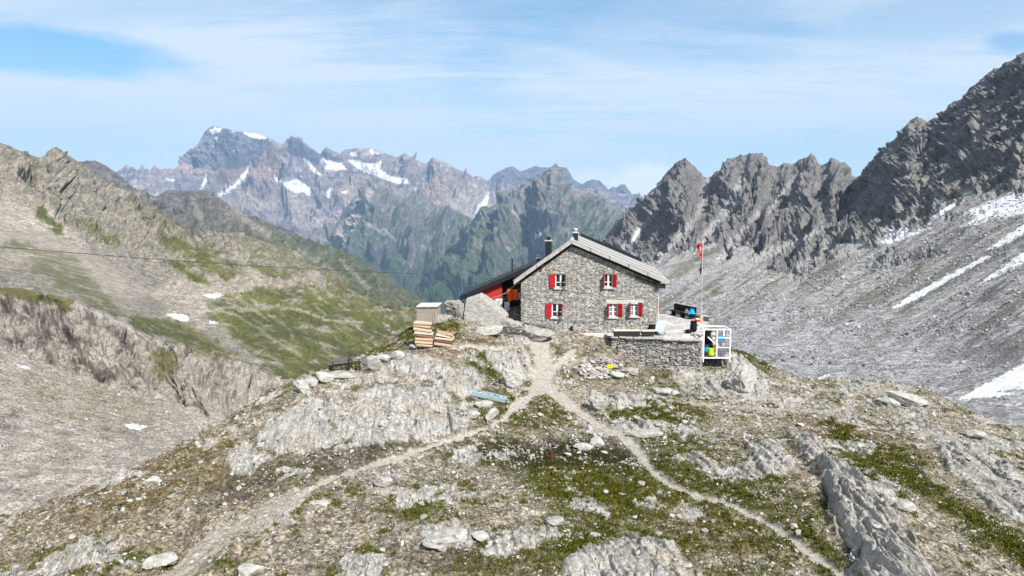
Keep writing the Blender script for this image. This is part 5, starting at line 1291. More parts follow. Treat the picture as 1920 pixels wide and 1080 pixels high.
m.beam((aR - 1.4, OVF + 0.25, float(roof_under(aR - 1.4)) - 0.42), (e0, OVF + 0.25, float(roof_under(e0)) - 0.30), 0.10, 0.14); m.box(aR - 0.05, e0, OVF + 0.1, OVF + 0.35, float(roof_under(e0)) - 0.34, float(roof_under(e0)) - 0.06); m.build('eave_bracket', WOODD, ROOF)
m = MB().tube([(aR + 0.10, 0.05, float(roof_under(aR)) - 0.3), (aR + 0.10, 0.05, -0.1)], 0.045, 8); m.build('downpipe', METAL, HUT)
m = MB().tube([(onwall(1072, 618)[0], -0.12, 0.75), (onwall(1072, 618)[0], -0.12, -0.15)], 0.10, 8); m.build('drain_stub', BLACK, HUT)

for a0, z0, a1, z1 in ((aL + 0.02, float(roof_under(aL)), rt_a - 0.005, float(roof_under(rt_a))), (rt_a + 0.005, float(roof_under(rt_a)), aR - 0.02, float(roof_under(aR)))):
    m = MB(); slab(m, a0, z0 - 0.005, a1, z1 - 0.005, -0.13, -0.03, 0.17, 0.0); m.build('eave_shade_beam', WOODD, ROOF)  # dark timber strip added to deepen the weak eave shadow on the gable
# windows: frame > sash bars, pane, sill; shutters
def window(r, side, wi):
    x0, x1, z0, z1 = r; w = x1 - x0; h = z1 - z0
    root = empty('window', (x0, 0, z0), 0, HUT)
    f = MB(); t = 0.055; y0, y1 = 0.07, 0.13
    f.box(0, t, y0, y1, 0, h); f.box(w - t, w, y0, y1, 0, h); f.box(t + .001, w - t - .001, y0, y1, h - t, h); f.box(t + .001, w - t - .001, y0, y1, 0, t)
    f.box(w / 2 - 0.05, w / 2 + 0.05, y0 - 0.012, y1 - 0.01, t + .001, h - t - .001)
    for k in ((0.38, ) if wi in (0, 1, 2) else (0.36, 0.68)):
        f.box(t + .001, w / 2 - 0.051, y0 + 0.01, y1 - 0.012, h * k - 0.02, h * k + 0.02); f.box(w / 2 + 0.051, w - t - .001, y0 + 0.01, y1 - 0.012, h * k - 0.02, h * k + 0.02)
    f.build('frame', WHITE, root)
    g = MB().box(0.02, w - 0.02, 0.112, 0.118, 0.02, h - 0.02); g.build('pane', GLASS, root)
    if wi > 2: MB().box(0.06, w * 0.36, 0.105, 0.108, 0.10, h - 0.07).box(w * 0.66, w - 0.06, 0.105, 0.108, 0.10, h - 0.07).build('curtain', CURT, root)
    b = MB().box(-0.05, w + 0.05, 0.3, 0.34, -0.05, h + 0.05); b.build('dark_interior', WOODD, root)  # dark panel standing in for the unlit room behind the glass
    s = MB().box(-0.10, w + 0.10, -0.13, 0.068, -0.125, -0.004); s.build('sill', SILL, root, bevel=0.008)
    def shutter(sgn, ang):
        sw = w * 0.53; m = MB(); hh = h + 0.02
        m.box(0, sw, -0.035, 0, 0, hh)
        for k in range(1, 5): m.box(sw * k / 5 - 0.005, sw * k / 5 + 0.005, -0.039, -0.0352, 0.03, hh - 0.03)
        m.box(0.02, sw - 0.02, -0.055, -0.0392, hh * 0.16, hh * 0.16 + 0.07); m.box(0.02, sw - 0.02, -0.055, -0.0392, hh * 0.80, hh * 0.80 + 0.07)
        o = m.build('shutter', RED, HUT)
        if sgn < 0: o.matrix_local = Matrix.Translation((x0 - 0.005, -0.07, z0 - 0.01)) @ Matrix.Rotation(math.pi - 0 + ang, 4, 'Z') @ Matrix.Scale(-1, 4, (0, 1, 0))
        else: o.matrix_local = Matrix.Translation((x1 + 0.005, -0.07, z0 - 0.01)) @ Matrix.Rotation(-ang, 4, 'Z')
        return o
    if side == 'L': shutter(-1, R_(6)); shutter(1, R_(86))
    else: shutter(1, R_(30)); shutter(-1, R_(92))
for i, (r, sd) in enumerate(WINS): window(r, sd, i)
# long concrete lintel over the two right-hand ground floor windows
l0 = onwall(1136, 570); l1 = onwall(1207, 563)
MB().box(l0[0], l1[0], -0.05, 0.05, l0[1] + 0.02, l1[1]).build('lintel', SILL, HUT, bevel=0.01)
# shutter on the side wall swung out square to it, and its partner
sx, sz = onwall(1235, 586.5); m = MB().box(0, 0.20, -0.02, 0.02, 0, 0.88); m.build('shutter', RED, HUT).matrix_local = Matrix.Translation((aR + 0.03, 0.45, sz))
# vent holes in a row and a small rust coloured stone
for u in (1077, 1095, 1121, 1138, 1158, 1181, 1205):
    a, z = onwall(u, 605 + (u - 1077) * -0.01); MB().box(a - 0.045, a + 0.045, -0.055, -0.03, z - 0.045, z + 0.045).build('vent_hole', BLACK, HUT)
# chimneys
def chimney(u, v0, v1, off, w, cap, mat=BLACK, name='chimney'):
    a, z0 = onwall(u, v1, off); _, z1 = onwall(u, v0, off)
    m = MB().box(a - w / 2, a + w / 2, off - w / 2, off + w / 2, z0 - 1.2, z1)
    o = m.build(name, mat, HUT, bevel=0.01)
    if cap:
        MB().box(a - w * 0.62, a + w * 0.62, off - w * 0.62, off + w * 0.62, z1 + 0.002, z1 + 0.07).build('chimney_collar', METAL, o)
        c = MB().tube([(a, off, z1 + 0.07), (a, off, z1 + 0.20), (a, off, z1 + 0.21), (a, off, z1 + 0.29), (a, off, z1 + 0.34)], [w * 0.24, w * 0.24, w * 0.42, w * 0.42, w * 0.1], 10); c.build('chimney_cowl', cap, o)
    return o
chimney(1028.5, 452, 478, 5.2, 0.46, BLACK)
chimney(1079, 437, 452, 1.6, 0.36, METAL)
chimney(1009, 485, 494, 6.0, 0.24, METAL)

# the lean-to on the left, behind the gable
EX0, EX1 = 3.2, 10.8
e_a0, e_z0 = onwall(862, 555, EX0 - 0.4); e_a1, e_z1 = onwall(1004, 494, EX0 - 0.4)
m = MB(); slab(m, e_a0, e_z0, e_a1 + 0.3, e_z1 + 0.3 * (e_z1 - e_z0) / (e_a1 - e_a0), EX0 - 0.4, EX1, 0.34, 0.0)
LT = m.build('leanto_roof', TAR, HUT)
a, z0 = onwall(960.5, 512, 6.5); _, z1 = onwall(960.5, 488, 6.5)
MB().tube([(a, 6.5, z0 - 0.6), (a, 6.5, z1), (a, 6.5, z1 + 0.01), (a, 6.5, z1 + 0.10)], [0.06, 0.06, 0.10, 0.10], 8).build('vent_pipe', BLACK, LT)
def ext_top(x): return e_z0 + (e_z1 - e_z0) / (e_a1 - e_a0) * (x - e_a0) - 0.36
xA = onwall(903, 560, EX0)[0]; xB = onwall(941, 560, EX0)[0]; xC = aL - 0.01; xL = onwall(872, 560, EX0)[0]
def trap(name, x0, x1, zb, mat, y0, y1):
    return MB().add([(x0, y0, zb), (x1, y0, zb), (x1, y1, zb), (x0, y1, zb), (x0, y0, ext_top(x0)), (x1, y0, ext_top(x1)), (x1, y1, ext_top(x1)), (x0, y1, ext_top(x0))],
             [(0, 3, 2, 1), (4, 5, 6, 7), (0, 1, 5, 4), (1, 2, 6, 5), (2, 3, 7, 6), (3, 0, 4, 7)]).build(name, mat, HUT)
trap('leanto_wall', xL, xA - 0.002, -0.6, WOODD, EX0 + 0.05, EX1 - 0.3)
trap('red_gable_panel', xA, xB, 1.6, RED2, EX0, EX0 + 0.25)
trap('leanto_wall', xB + 0.002, xC, -0.6, WOODD, EX0 + 0.9, EX1 - 0.3)  # dark timber face stands in for the shadowed entrance recess
trap('leanto_wall', xA, xB, -0.6, WOODD, EX0 + 0.30, EX1 - 0.3)

# ------------------------------------------------------------------ terrace
TERR = empty('stone_terrace', (TER_POLY[0][0], TER_POLY[0][1], TZ)); tag(TERR, 'flagstone terrace on a dry stone retaining wall beside the hut', 'terrace')
def wall_between(name, p, q, zb, zt, parent, rag=0.03, thick=0.45, seed=1, rough=0.09, bright=0.86, sx=0.46, sz=0.13):
    p = np.array(p[:2], float); q = np.array(q[:2], float); L = float(np.linalg.norm(q - p)); ang = math.atan2(q[1] - p[1], q[0] - p[0])
    M = Matrix.Translation((p[0], p[1], 0)) @ Matrix.Rotation(ang, 4, 'Z')
    if parent is not None: M = Matrix.Translation(-Vector(parent.location)) @ M
    return masonry(name, 0, L, zb, zt + 0.1, lambda x: np.full(np.shape(x), zt), M, parent, (), seed, sx, sz, 0.045, rough, thick, bright, rag)
wall_between('retaining_wall', TER_POLY[0], TER_POLY[1], -2.3, TZ + 0.02, TERR, 0.16, 0.5, 12, 0.12)
wall_between('retaining_wall', TER_POLY[1], TER_POLY[2], -2.3, TZ + 0.02, TERR, 0.08, 0.5, 15)
_w = at_z(1138, 640, -0.4); 
# paving: irregular flags with open joints
n_p = 190
xs_ = np.linspace(min(p[0] for p in TER_POLY) - .2, max(p[0] for p in TER_POLY) + .2, n_p); ys_ = np.linspace(min(p[1] for p in TER_POLY) - .2, max(p[1] for p in TER_POLY) + .2, n_p)
Xp, Yp = np.meshgrid(xs_, ys_)
f1_, gp_, ia_, ib_, ic_, _, _ = cells2(Xp / 0.7 + fbm2(Xp, Yp, 2) * 0.3, Yp / 0.55, seed=31, jit=0.85)
Zp = TZ + sstep(0.03, 0.10, gp_) * (0.02 + 0.035 * ia_) + fbm2(Xp / 0.3, Yp / 0.3, 3) * 0.012
cp = np.stack([0.33 + 0.2 * ib_, (0.33 + 0.2 * ib_) * 0.98, (0.33 + 0.2 * ib_) * 0.95], -1).astype(np.float32); cp = lerpc(cp, (0.19, 0.18, 0.15), 1 - sstep(0.02, 0.09, gp_))
ins_ = poly_sd(Xp, Yp, TER_POLY) > 0.0
fq = grid_faces(n_p, n_p); fq = fq[ins_.ravel()[fq].all(1)]
me = fast_mesh('paving', np.stack([Xp - TER_POLY[0][0], Yp - TER_POLY[0][1], Zp - TZ], -1).reshape(-1, 3), fq, smooth=False); set_col(me, 'Col', cp.reshape(-1, 3))
link_mesh('paving', me, STONEW, TERR)
# coping stones along the front and back edge
m = MB(); rq = random.Random(4)
def coping(mb, p, q, n, w, h, z):
    p = Vector((p[0], p[1], z)); q = Vector((q[0], q[1], z))
    for i in range(n):
        a_, b_ = p.lerp(q, (i + 0.04) / n), p.lerp(q, (i + 0.96) / n)
        o_ = Vector((rq.uniform(-.04, .04), rq.uniform(-.05, .05), h / 2 + rq.uniform(-.02, .03))); mb.beam(a_ + o_, b_ + o_ + Vector((0, 0, rq.uniform(-.02, .02))), w * rq.uniform(.8, 1.2), h * rq.uniform(.8, 1.2))
coping(m, TER_POLY[0], TER_POLY[1], 12, 0.42, 0.09, TZ + 0.03); 
m = m.build('coping', simple_mat('coping_stone', (0.36, 0.345, 0.32), 0.9, 0.35, 4.0, 0.02, 0.15), TERR, bevel=0.02)
m.data.transform(Matrix.Translation(-Vector(TERR.location)))
wall_between('parapet', TER_POLY[3], TER_POLY[2], TZ - 1.6, TZ + 0.36, TERR, 0.10, 0.4, 18, 0.08, 1.05)
# pale ledge along the foot of the gable and low step
g0 = onwall(1074, 630); g1 = onwall(1146, 627)
LEDGE = MB().box(g0[0], g1[0], -0.42, -0.075, -0.8, 0.33).build('stone_ledge', PINKW, None, bevel=0.02); LEDGE.location = HO; LEDGE.rotation_euler = (0, 0, -HT)
tag(LEDGE, 'low pale concrete ledge along the foot of the hut wall', 'ledge')
# ------------------------------------------------------------------ rocks
ROCKM = NT('boulder_rock'); ROCKM.alb = 0.82; p = ROCKM.obj()
n1 = ROCKM.noise(ROCKM.mapping(p, (1, 1, 2.4), (0.4, 0.3, 0)), 3.0, 7, 0.66); n2_ = ROCKM.noise(p, 16.0, 5, 0.65); n3_ = ROCKM.noise(p, 1.3, 3, 0.5)
inf = ROCKM.n('ObjectInfo')
cr = ROCKM.n('ValToRGB'); ROCKM.lk(n1, cr.inputs[0])
cr.color_ramp.elements[0].position = 0.30; cr.color_ramp.elements[0].color = (0.20, 0.19, 0.168, 1)
cr.color_ramp.elements[1].position = 0.62; cr.color_ramp.elements[1].color = (0.43, 0.415, 0.38, 1)
tone_ = ROCKM.math('MULTIPLY', ROCKM.rng(n2_, 0.25, 0.75, 0.78, 1.2), ROCKM.attr('Tone', True))
ROCK_MAT = ROCKM.fin(ROCKM.scale(cr.outputs[0], tone_), ROCKM.bump(n1, 0.8, 0.06, ROCKM.bump(n2_, 0.7, 0.02)), 0.92, **{'Specular IOR Level': 0.15})

def rock_mesh(name, size, seed, planes=None, sub=4, tone=1.0, rough=0.05, npl=10):
    rr = np.random.RandomState(seed)
    bm = bmesh.new(); bmesh.ops.create_icosphere(bm, subdivisions=sub, radius=1.0)
    d = np.array([v.co[:] for v in bm.verts]); d /= np.linalg.norm(d, axis=1)[:, None]
    N = rr.normal(0, 1, (npl, 3)); N /= np.linalg.norm(N, axis=1)[:, None]; H = rr.uniform(0.62, 1.0, npl)
    N = np.concatenate([N, [(0, 0, 1), (0, 0, -1)]]); H = np.concatenate([H, [0.85, 0.8]])
    if planes:
        P_ = np.array([q[:3] for q in planes], float); P_ /= np.linalg.norm(P_, axis=1)[:, None]
        N = np.concatenate([N, P_]); H = np.concatenate([H, [q[3] for q in planes]])
    dn = d @ N.T
    r = np.min(np.where(dn > 0.05, H / np.maximum(dn, 0.05), 9), axis=1)
    r = np.minimum(r, 1.25)
    q = d * r[:, None]
    nn = fbm3(q[:, 0] * 1.7 + seed, q[:, 1] * 1.7, q[:, 2] * 2.4, 5, seed=seed % 50); cz_ = ridge3(q[:, 0] * 2.6 + seed, q[:, 1] * 2.6, q[:, 2] * 4.0, 4, seed=(seed + 7) % 50)
    q = q * (1 + rough * 2.8 * nn + rough * 1.8 * (cz_ - 0.5))[:, None]
    q *= np.array(size) / 2
    for v, c in zip(bm.verts, q): v.co = c
    me = bpy.data.meshes.new(name); bm.to_mesh(me); bm.free()
    set_col(me, 'Tone', np.full((len(me.vertices), 1), tone))
    return me

def rock(name, label, u, v, wpx, hpx, seed, tone=1.0, cat='rock', rz=None, flat=None, planes=None, group=None, tilt=(0, 0), depth=0.8, Y=None, sink=0.16, sub=4, rough=0.05, npl=10):
    """u, v = middle of the foot in design pixels; wpx, hpx = its size there"""
    p = gpt(u, v) if Y is None else Vector(at(u, v, Y))
    mpp = math.hypot(p.y, p.z - ZC) / F
    w, h = wpx * mpp, hpx * mpp
    rr = random.Random(seed)
    me = rock_mesh(name, (w * 1.06, w * depth, max(h * 1.15, 0.05)), seed, planes, sub, tone, rough, npl)
    o = link_mesh(name, me, ROCK_MAT)
    o.location = p + Vector((0, w * depth * 0.25, h * (0.5 - sink)))
    o.rotation_euler = (R_(tilt[0]), R_(tilt[1]), R_(rz if rz is not None else rr.uniform(-25, 25)))
    tag(o, label, cat, group); return o

rock('boulder', 'huge pale grey boulder with a flat face, tallest rock left of the hut', 906, 612, 82, 66, 11, 1.0, 'boulder', 0, planes=[(-0.06, -1, 0.16, 0.50), (0.70, -0.1, 0.80, 0.52), (-0.42, 0, 1, 0.84), (-1, 0, 0.10, 0.80), (1, -0.1, 0.1, 0.97), (0.25, -0.2, 1, 0.80)], depth=0.75, Y=45.5, sink=0.10, sub=5, rough=0.028, npl=0)
rock('boulder', 'dark cracked rock wedged between the plank shed and the huge boulder', 851, 592, 36, 34, 12, 0.78, 'boulder', 20, Y=47, rough=0.10)
rock('boulder', 'broken slab leaning on the left side of the huge boulder', 868, 604, 22, 44, 13, 0.85, 'boulder', 15, Y=46, tilt=(0, 14), rough=0.08)
rock('boulder', 'blocky grey rock just right of the plank shed', 829, 610, 24, 24, 14, 0.95, 'boulder', 5, Y=45)
rock('boulder', 'low rock at the left corner of the hut, in front of the dark doorway', 960, 628, 52, 34, 15, 0.9, 'boulder', 0, Y=44.6, rough=0.09)
rock('boulder', 'smooth sloping rock against the foot of the hut gable', 1010, 640, 60, 26, 16, 0.95, 'boulder', -12, Y=44.4, rough=0.08, depth=0.6)
rock('slab', 'flat white slab lying in front of the huge boulder', 916, 624, 46, 17, 17, 1.15, 'rock', -10, tilt=(6, -8), depth=0.5, rough=0.03)
rock('stone', 'white stone at the left foot of the firewood stacks', 779, 653, 18, 11, 18, 1.18, 'rock')
rock('stone', 'round pale stone on the bare path right of the firewood', 864, 652, 10, 7, 19, 1.2, 'rock')
rock('slab', 'tilted pale slab with a dark underside at the far left rim of the knoll', 563, 733, 36, 24, 20, 1.15, 'rock', 10, tilt=(0, 20))
rock('stone', 'rounded grey stone second from the left on the knoll rim', 583, 722, 22, 18, 21, 1.05, 'rock')
rock('boulder', 'white boulder on the knoll rim just left of the dark bench', 607, 713, 32, 22, 22, 1.2, 'boulder')
rock('boulder', 'rounded grey boulder on the rim behind the leaning post', 694, 690, 38, 30, 23, 0.98, 'boulder')
rock('stone', 'pale stone on the rim halfway between the rounded boulder and the firewood', 720, 676, 24, 16, 24, 1.15, 'rock')
rock('stone', 'angular white stone on the rim nearest the left firewood stack', 745, 668, 20, 15, 25, 1.2, 'rock')
rock('slab', 'long low slab directly below the dark bench', 642, 708, 60, 13, 26, 1.05, 'rock', -8)
rock('slab', 'long upright white stone lying beside the left path bend', 925, 787, 32, 26, 27, 1.2, 'rock', 50, tilt=(25, -30), depth=0.4, rough=0.03)
rock('slab', 'flat white stone in the moss left of the path bend', 887, 783, 26, 14, 28, 1.2, 'rock', -15, depth=0.7, rough=0.03)
rock('slab', 'pale flat stone under the front edge of the blue plank tray', 910, 760, 36, 12, 29, 1.12, 'rock', -10)
rock('stone', 'white block standing above the dark hollow, upper of a pair', 1119, 833, 24, 17, 30, 1.18, 'rock')
rock('slab', 'white flat stone above the dark hollow, lower of a pair', 1094, 841, 26, 11, 31, 1.25, 'rock', -8)
rock('stone', 'larger of two white stones on the grass below the terrace wall', 1245, 738, 24, 14, 32, 1.2, 'rock')
rock('stone', 'smaller of two white stones on the grass below the terrace wall', 1266, 740, 15, 10, 33, 1.18, 'rock')
rock('boulder', 'big craggy pale outcrop boulder just below the white cage', 1392, 732, 52, 52, 34, 1.1, 'boulder', 10, rough=0.10, depth=0.7)
rock('boulder', 'grey rock at the right foot of the craggy boulder', 1424, 733, 20, 18, 35, 0.95, 'boulder')
rock('slab', 'wide pale slab tilted over a dark gap on the right rim of the knoll', 1702, 756, 62, 22, 36, 1.1, 'rock', -20, tilt=(8, 14), depth=0.6)
rock('slab', 'narrow slab leaning on the wide pale slab on the right rim', 1672, 756, 36, 14, 37, 1.05, 'rock', -15, tilt=(0, 18), depth=0.5)
rock('slab', 'half buried white rock in the gravel left of the lower path', 602, 948, 44, 16, 38, 1.15, 'rock', sink=0.38, rough=0.08)
rock('stone', 'whitish knobbly rock at the top of the gravel mound below the left path', 724, 908, 36, 15, 39, 1.05, 'rock', rough=0.09)
rock('stone', 'clean white stone on the right edge of the tan mound', 905, 1011, 30, 15, 40, 1.2, 'rock')
rock('boulder', 'tan and white outcrop rock in the middle of the gravel mound', 836, 1018, 70, 20, 41, 1.0, 'boulder', 5, rough=0.10, sink=0.42)
rock('slab', 'pale slab ringed with moss near the lower left corner', 303, 1058, 50, 18, 42, 1.1, 'rock', 20, sink=0.36, rough=0.08)
rock('slab', 'white pointed stone cut by the bottom edge of the picture', 466, 1080, 36, 24, 43, 1.16, 'rock', 30)
rock('stone', 'bluish grey stone in the gravel below the green hollow', 1045, 984, 28, 14, 44, 0.85, 'rock')
rock('stone', 'upper of two round white stones beside the right path', 1491, 990, 13, 10, 45, 1.2, 'rock')
rock('stone', 'lower of two round white stones beside the right path', 1497, 1000, 13, 10, 46, 1.2, 'rock')
rock('stone', 'pale upright stone at the foot of the long striped slab', 1594, 1026, 20, 18, 47, 1.2, 'rock')
rock('stone', 'rounded tan stone below the pale upright stone', 1604, 1038, 15, 13, 48, 1.15, 'rock')
rock('slab', 'flat grey slab on the grass right of the long striped slab', 1697, 952, 32, 14, 49, 1.1, 'rock')
rock('slab', 'white slab alone on the brown slope at left', 285, 906, 26, 13, 50, 1.25, 'rock')
rock('slab', 'pale slab on the right shoulder beside the faint upper trail', 1830, 818, 34, 14, 51, 1.12, 'rock', -10)
rock('slab', 'mossy grey slab right of the yellow signpost', 1183, 700, 40, 13, 52, 0.85, 'rock', -6)
rock('slab', 'tilted white slab below the yellow signpost', 1160, 706, 24, 12, 53, 1.25, 'rock', 8, tilt=(0, 12))
rock('slab', 'pale sloping slab beside the right path where it narrows', 1208, 816, 66, 12, 54, 1.0, 'rock', -5, depth=0.5, sink=0.4)
rock('boulder', 'striped pale blade of rock right of the path fork', 1118, 768, 40, 34, 55, 1.05, 'boulder', 15, tilt=(0, 30), depth=0.5, rough=0.09)
rock('boulder', 'rust stained low outcrop left of the path fork', 962, 724, 44, 40, 56, 1.1, 'boulder', 0, tilt=(0, 8), rough=0.09, depth=0.8)
# stones of the rubble heap beside the sign
rq = random.Random(21)
heap_src = [rock_mesh('heap_stone', (0.55, 0.38, 0.2), 400 + k, None, 2, (1.3, 1.0, 1.15, 0.8)[k % 4], 0.05, 9) for k in range(6)]
for k in range(150):
    u, v = 1086 + rq.random() * 74, 670 + rq.random() * 38
    if (u - 1086) / 74 + (v - 672) / 36 < 0.35 or v < 672 + (1125 - u) * 0.35: continue
    p = gpt(u, v); o = bpy.data.objects.new('heap_stone', heap_src[k % 6]); COL.objects.link(o)
    if not heap_src[k % 6].materials: heap_src[k % 6].materials.append(ROCK_MAT)
    f = rq.uniform(0.4, 0.95); o.scale = (f, f, f * rq.uniform(0.7, 1.3)); o.location = p + Vector((0, 0, 0.03 + 0.05 * f)); o.rotation_euler = (R_(rq.uniform(-24, 24)), R_(rq.uniform(-24, 24)), rq.uniform(0, 6.3))
    tag(o, 'flat grey stone in the rubble heap around the yellow signpost', 'stone', 'stones of the rubble heap by the yellow signpost')
# white stones one can pick out on the turf, by where they lie
AREAS = [((1000, 1210, 760, 850), 26, 'white stone scattered in the grass between the two paths'), ((1060, 1300, 900, 1060), 24, 'white stone strewn on the green hollow left of the right path'),
         ((560, 940, 880, 1060), 34, 'pale stone strewn on the gravel mound below the left path'), ((1260, 1540, 860, 1070), 26, 'pale stone in the moss on either side of the lower right path'),
         ((1560, 1900, 780, 1060), 30, 'pale stone on the right shoulder beyond the long striped slab'), ((560, 900, 690, 850), 26, 'pale stone among the outcrops above the left path'), ((100, 520, 900, 1070), 30, 'pale stone on the brown slope in the lower left corner'), ((1200, 1560, 720, 850), 24, 'pale stone on the grassy bank below the terrace')]
st_src = [rock_mesh('turf_stone', (0.34, 0.26, 0.17), 500 + k, None, 2, (1.25, 1.0, 1.15, 0.85)[k % 4], 0.05, 9) for k in range(8)]
for m_ in st_src: m_.materials.append(ROCK_MAT)
for (u0, u1, v0, v1), n, lab in AREAS:
    for k in range(n):
        u, v = rq.uniform(u0, u1), rq.uniform(v0, v1); p = gpt(u, v)
        i = np.argmin((PU2 - u) ** 2 + (PV2 - v) ** 2)
        if PT.ravel()[i] > 0.2: continue
        o = bpy.data.objects.new('turf_stone', st_src[rq.randrange(8)]); COL.objects.link(o)
        f = min(2.0, max(0.45, math.exp(rq.gauss(-0.62, 0.42)))) * min(1.25, p.y / 28); o.scale = (f, f, f * rq.uniform(0.7, 1.1)); o.location = p + Vector((0, 0, 0.03 * f)); o.rotation_euler = (R_(rq.uniform(-18, 18)), R_(rq.uniform(-18, 18)), rq.uniform(0, 6.3))
        tag(o, lab, 'stone', lab.replace('white stone', 'white stones').replace('pale stone', 'pale stones'))

# ------------------------------------------------------------------ shed, firewood
sp = Vector(at(801, 606, 45.0)); sp.z = gz(sp.x, sp.y) - 0.05
SHED = empty('plank_shed', sp, R_(-6)); tag(SHED, 'small grey plank shed behind the firewood stacks', 'shed')
mpp = 45.4 / F; sw = 37 * mpp; top = at(801, 576, 45.0)[2] - sp.z
m = MB(); n = 9
for i in range(n):
    x0 = -sw / 2 + sw * i / n + 0.012; x1 = -sw / 2 + sw * (i + 1) / n - 0.012; dy = 0.008 * ((i * 5) % 3)
    m.box(x0, x1, -dy, 0.03, 0, top - 0.02 * ((i * 3) % 2))
for i in range(7):
    y0 = 0.034 + i * 0.17; m.box(sw / 2 - 0.03, sw / 2, y0, y0 + 0.16, 0, top - 0.02); m.box(-sw / 2, -sw / 2 + 0.03, y0, y0 + 0.16, 0, top - 0.02)
m.box(-sw / 2 + .03, sw / 2 - .03, 1.19, 1.22, 0, top - 0.02)
m.build('plank_wall', WOODV, SHED)
MB().add([(-sw / 2 - .06, -.1, top), (sw / 2 + .09, -.1, top + .03), (sw / 2 + .09, 1.3, top + .10), (-sw / 2 - .06, 1.3, top + .07), (-sw / 2 - .06, -.1, top + .05), (sw / 2 + .09, -.1, top + .08), (sw / 2 + .09, 1.3, top + .15), (-sw / 2 - .06, 1.3, top + .12)],
         [(0, 3, 2, 1), (4, 5, 6, 7), (0, 1, 5, 4), (1, 2, 6, 5), (2, 3, 7, 6), (3, 0, 4, 7)]).build('roof', simple_mat('shed_roof_board', (0.55, 0.53, 0.52), 0.8, 0.15, 5.0), SHED)
PAL = empty('slatted_crate', sp + Vector((-0.12, -0.42, 0)), R_(-6)); tag(PAL, 'low slatted wooden crate standing against the plank shed', 'crate')
ct = at(796, 588, 44.6)[2] - sp.z; b0 = at(796, 604, 44.6)[2] - sp.z; cwid = 26 * mpp
for k in range(4):
    z = b0 + (ct - b0) * (k + 0.2) / 4; MB().box(-cwid / 2 - .08, cwid / 2 - .08, 0, 0.03, z, z + (ct - b0) / 4 * 0.66).build('slat', WOODG, PAL)
m = MB(); 
for x in (-cwid / 2 - .08, cwid / 2 - .14): m.box(x, x + .06, 0.032, 0.09, 0, ct)
m.build('frame', WOODG, PAL)

def log_mesh(name, L, r, seed, mat):
    rr = random.Random(seed); n = 7; m = MB()
    ang = sorted(rr.uniform(0, 6.28) for _ in range(n)); ang = [2 * math.pi * k / n + rr.uniform(-.25, .25) for k in range(n)]
    rad = [r * rr.uniform(0.72, 1.15) for _ in range(n)]
    for x, f in ((-L / 2, 1), (-L / 6, rr.uniform(.92, 1.06)), (L / 6, rr.uniform(.92, 1.06)), (L / 2, 1)):
        for a, q in zip(ang, rad): m.v.append((x + rr.uniform(-.015, .015), math.cos(a) * q * f, math.sin(a) * q * f))
    for i in range(3):
        for k in range(n): m.f.append((i * n + k, i * n + (k + 1) % n, (i + 1) * n + (k + 1) % n, (i + 1) * n + k))
    m.f.append(tuple(range(n))[::-1]); m.f.append(tuple(3 * n + k for k in range(n)))
    me = bpy.data.meshes.new(name); me.from_pydata(m.v, [], m.f); me.materials.append(mat); return me
ORD = ['lowest', 'second', 'third', 'fourth', 'fifth', 'sixth', 'seventh', 'topmost']
def stack(name, uc, v0, v1, wpx, Y, rows, which, tilt0):
    base = at(uc, v0, Y); mp = Y * 1.02 / F; L = wpx * mp; H = (v0 - v1) * mp; step = H / rows
    for row in range(2):
        for k in range(rows):
            me = log_mesh('firewood_log', L * rq.uniform(0.9, 1.05), step * 0.57, 900 + k * 7 + row * 31 + len(name), (LOGM, LOGM2, LOGM, LOGM3, LOGM2)[(k * 3 + row + len(which)) % 5])
            o = bpy.data.objects.new('firewood_log', me); COL.objects.link(o)
            o.location = (base[0] + rq.uniform(-.06, .06) - 0.02 * k * (1 if which == 'left' else -1), base[1] + row * step * 0.95, base[2] + step * (k + 0.5))
            o.rotation_euler = (rq.uniform(0, 6), R_(rq.uniform(2, 9) + tilt0), R_(rq.uniform(-5, 5)))
            pos = ORD[k] if k < rows - 1 else 'topmost'
            if pos not in ('lowest', 'topmost'): pos = pos + ' from the bottom'
            rowt = 'front row' if row == 0 else 'back row'
            side = 'taller left firewood stack' if which == 'left' else 'shorter right firewood stack'
            tag(o, f'split log, {pos} in the {rowt} of the {side}', 'log', 'split firewood logs stacked below the plank shed')
gp_ = gpt(798, 651); stack('stack_a', 797, 651, 604, 33, gp_.y, 8, 'left', 1)
stack('stack_b', 832, 649, 622, 33, gp_.y - 0.15, 5, 'right', 4)

# ------------------------------------------------------------------ rim bench and posts
bp = gpt(641, 694); B = empty('rim_bench', bp + Vector((0, 0, -0.05)), R_(34)); tag(B, 'dark weathered bench facing the valley on the left rim of the knoll', 'bench')
L = 1.35
s_ = MB().box(-L / 2, L / 2, -0.24, -0.02, 0.42, 0.46).box(-L / 2, L / 2, 0.0, 0.2, 0.42, 0.46).build('seat', WOODD, B)
MB().box(-L / 2, L / 2, -0.30, -0.26, 0.60, 0.72).box(-L / 2, L / 2, -0.33, -0.29, 0.76, 0.90).build('backrest', simple_mat('grey_bench_board', (0.12, 0.115, 0.11), .85, .3, 6), B)
for x in (-L / 2 + .12, L / 2 - .12):
    MB().box(x - .04, x + .04, 0.10, 0.18, 0, 0.418).build('leg', WOODD, B); MB().beam((x, -0.2, 0), (x, -0.30, 0.95), .08, .07).build('leg', WOODD, B)
def post(name, label, u, v, h, r, mat, lean=(0, 0), cat='post'):
    p = gpt(u, v); m = MB().tube([(0, 0, -0.15), (lean[0] * .5, lean[1] * .5, h * .5), (lean[0], lean[1], h)], [r, r * .95, r * .85], 8); m.tube([(lean[0], lean[1], h + .002), (lean[0], lean[1], h + .03)], [r * .8, r * .4], 8)
    o = m.build(name, mat, None, p); tag(o, label, cat); return o
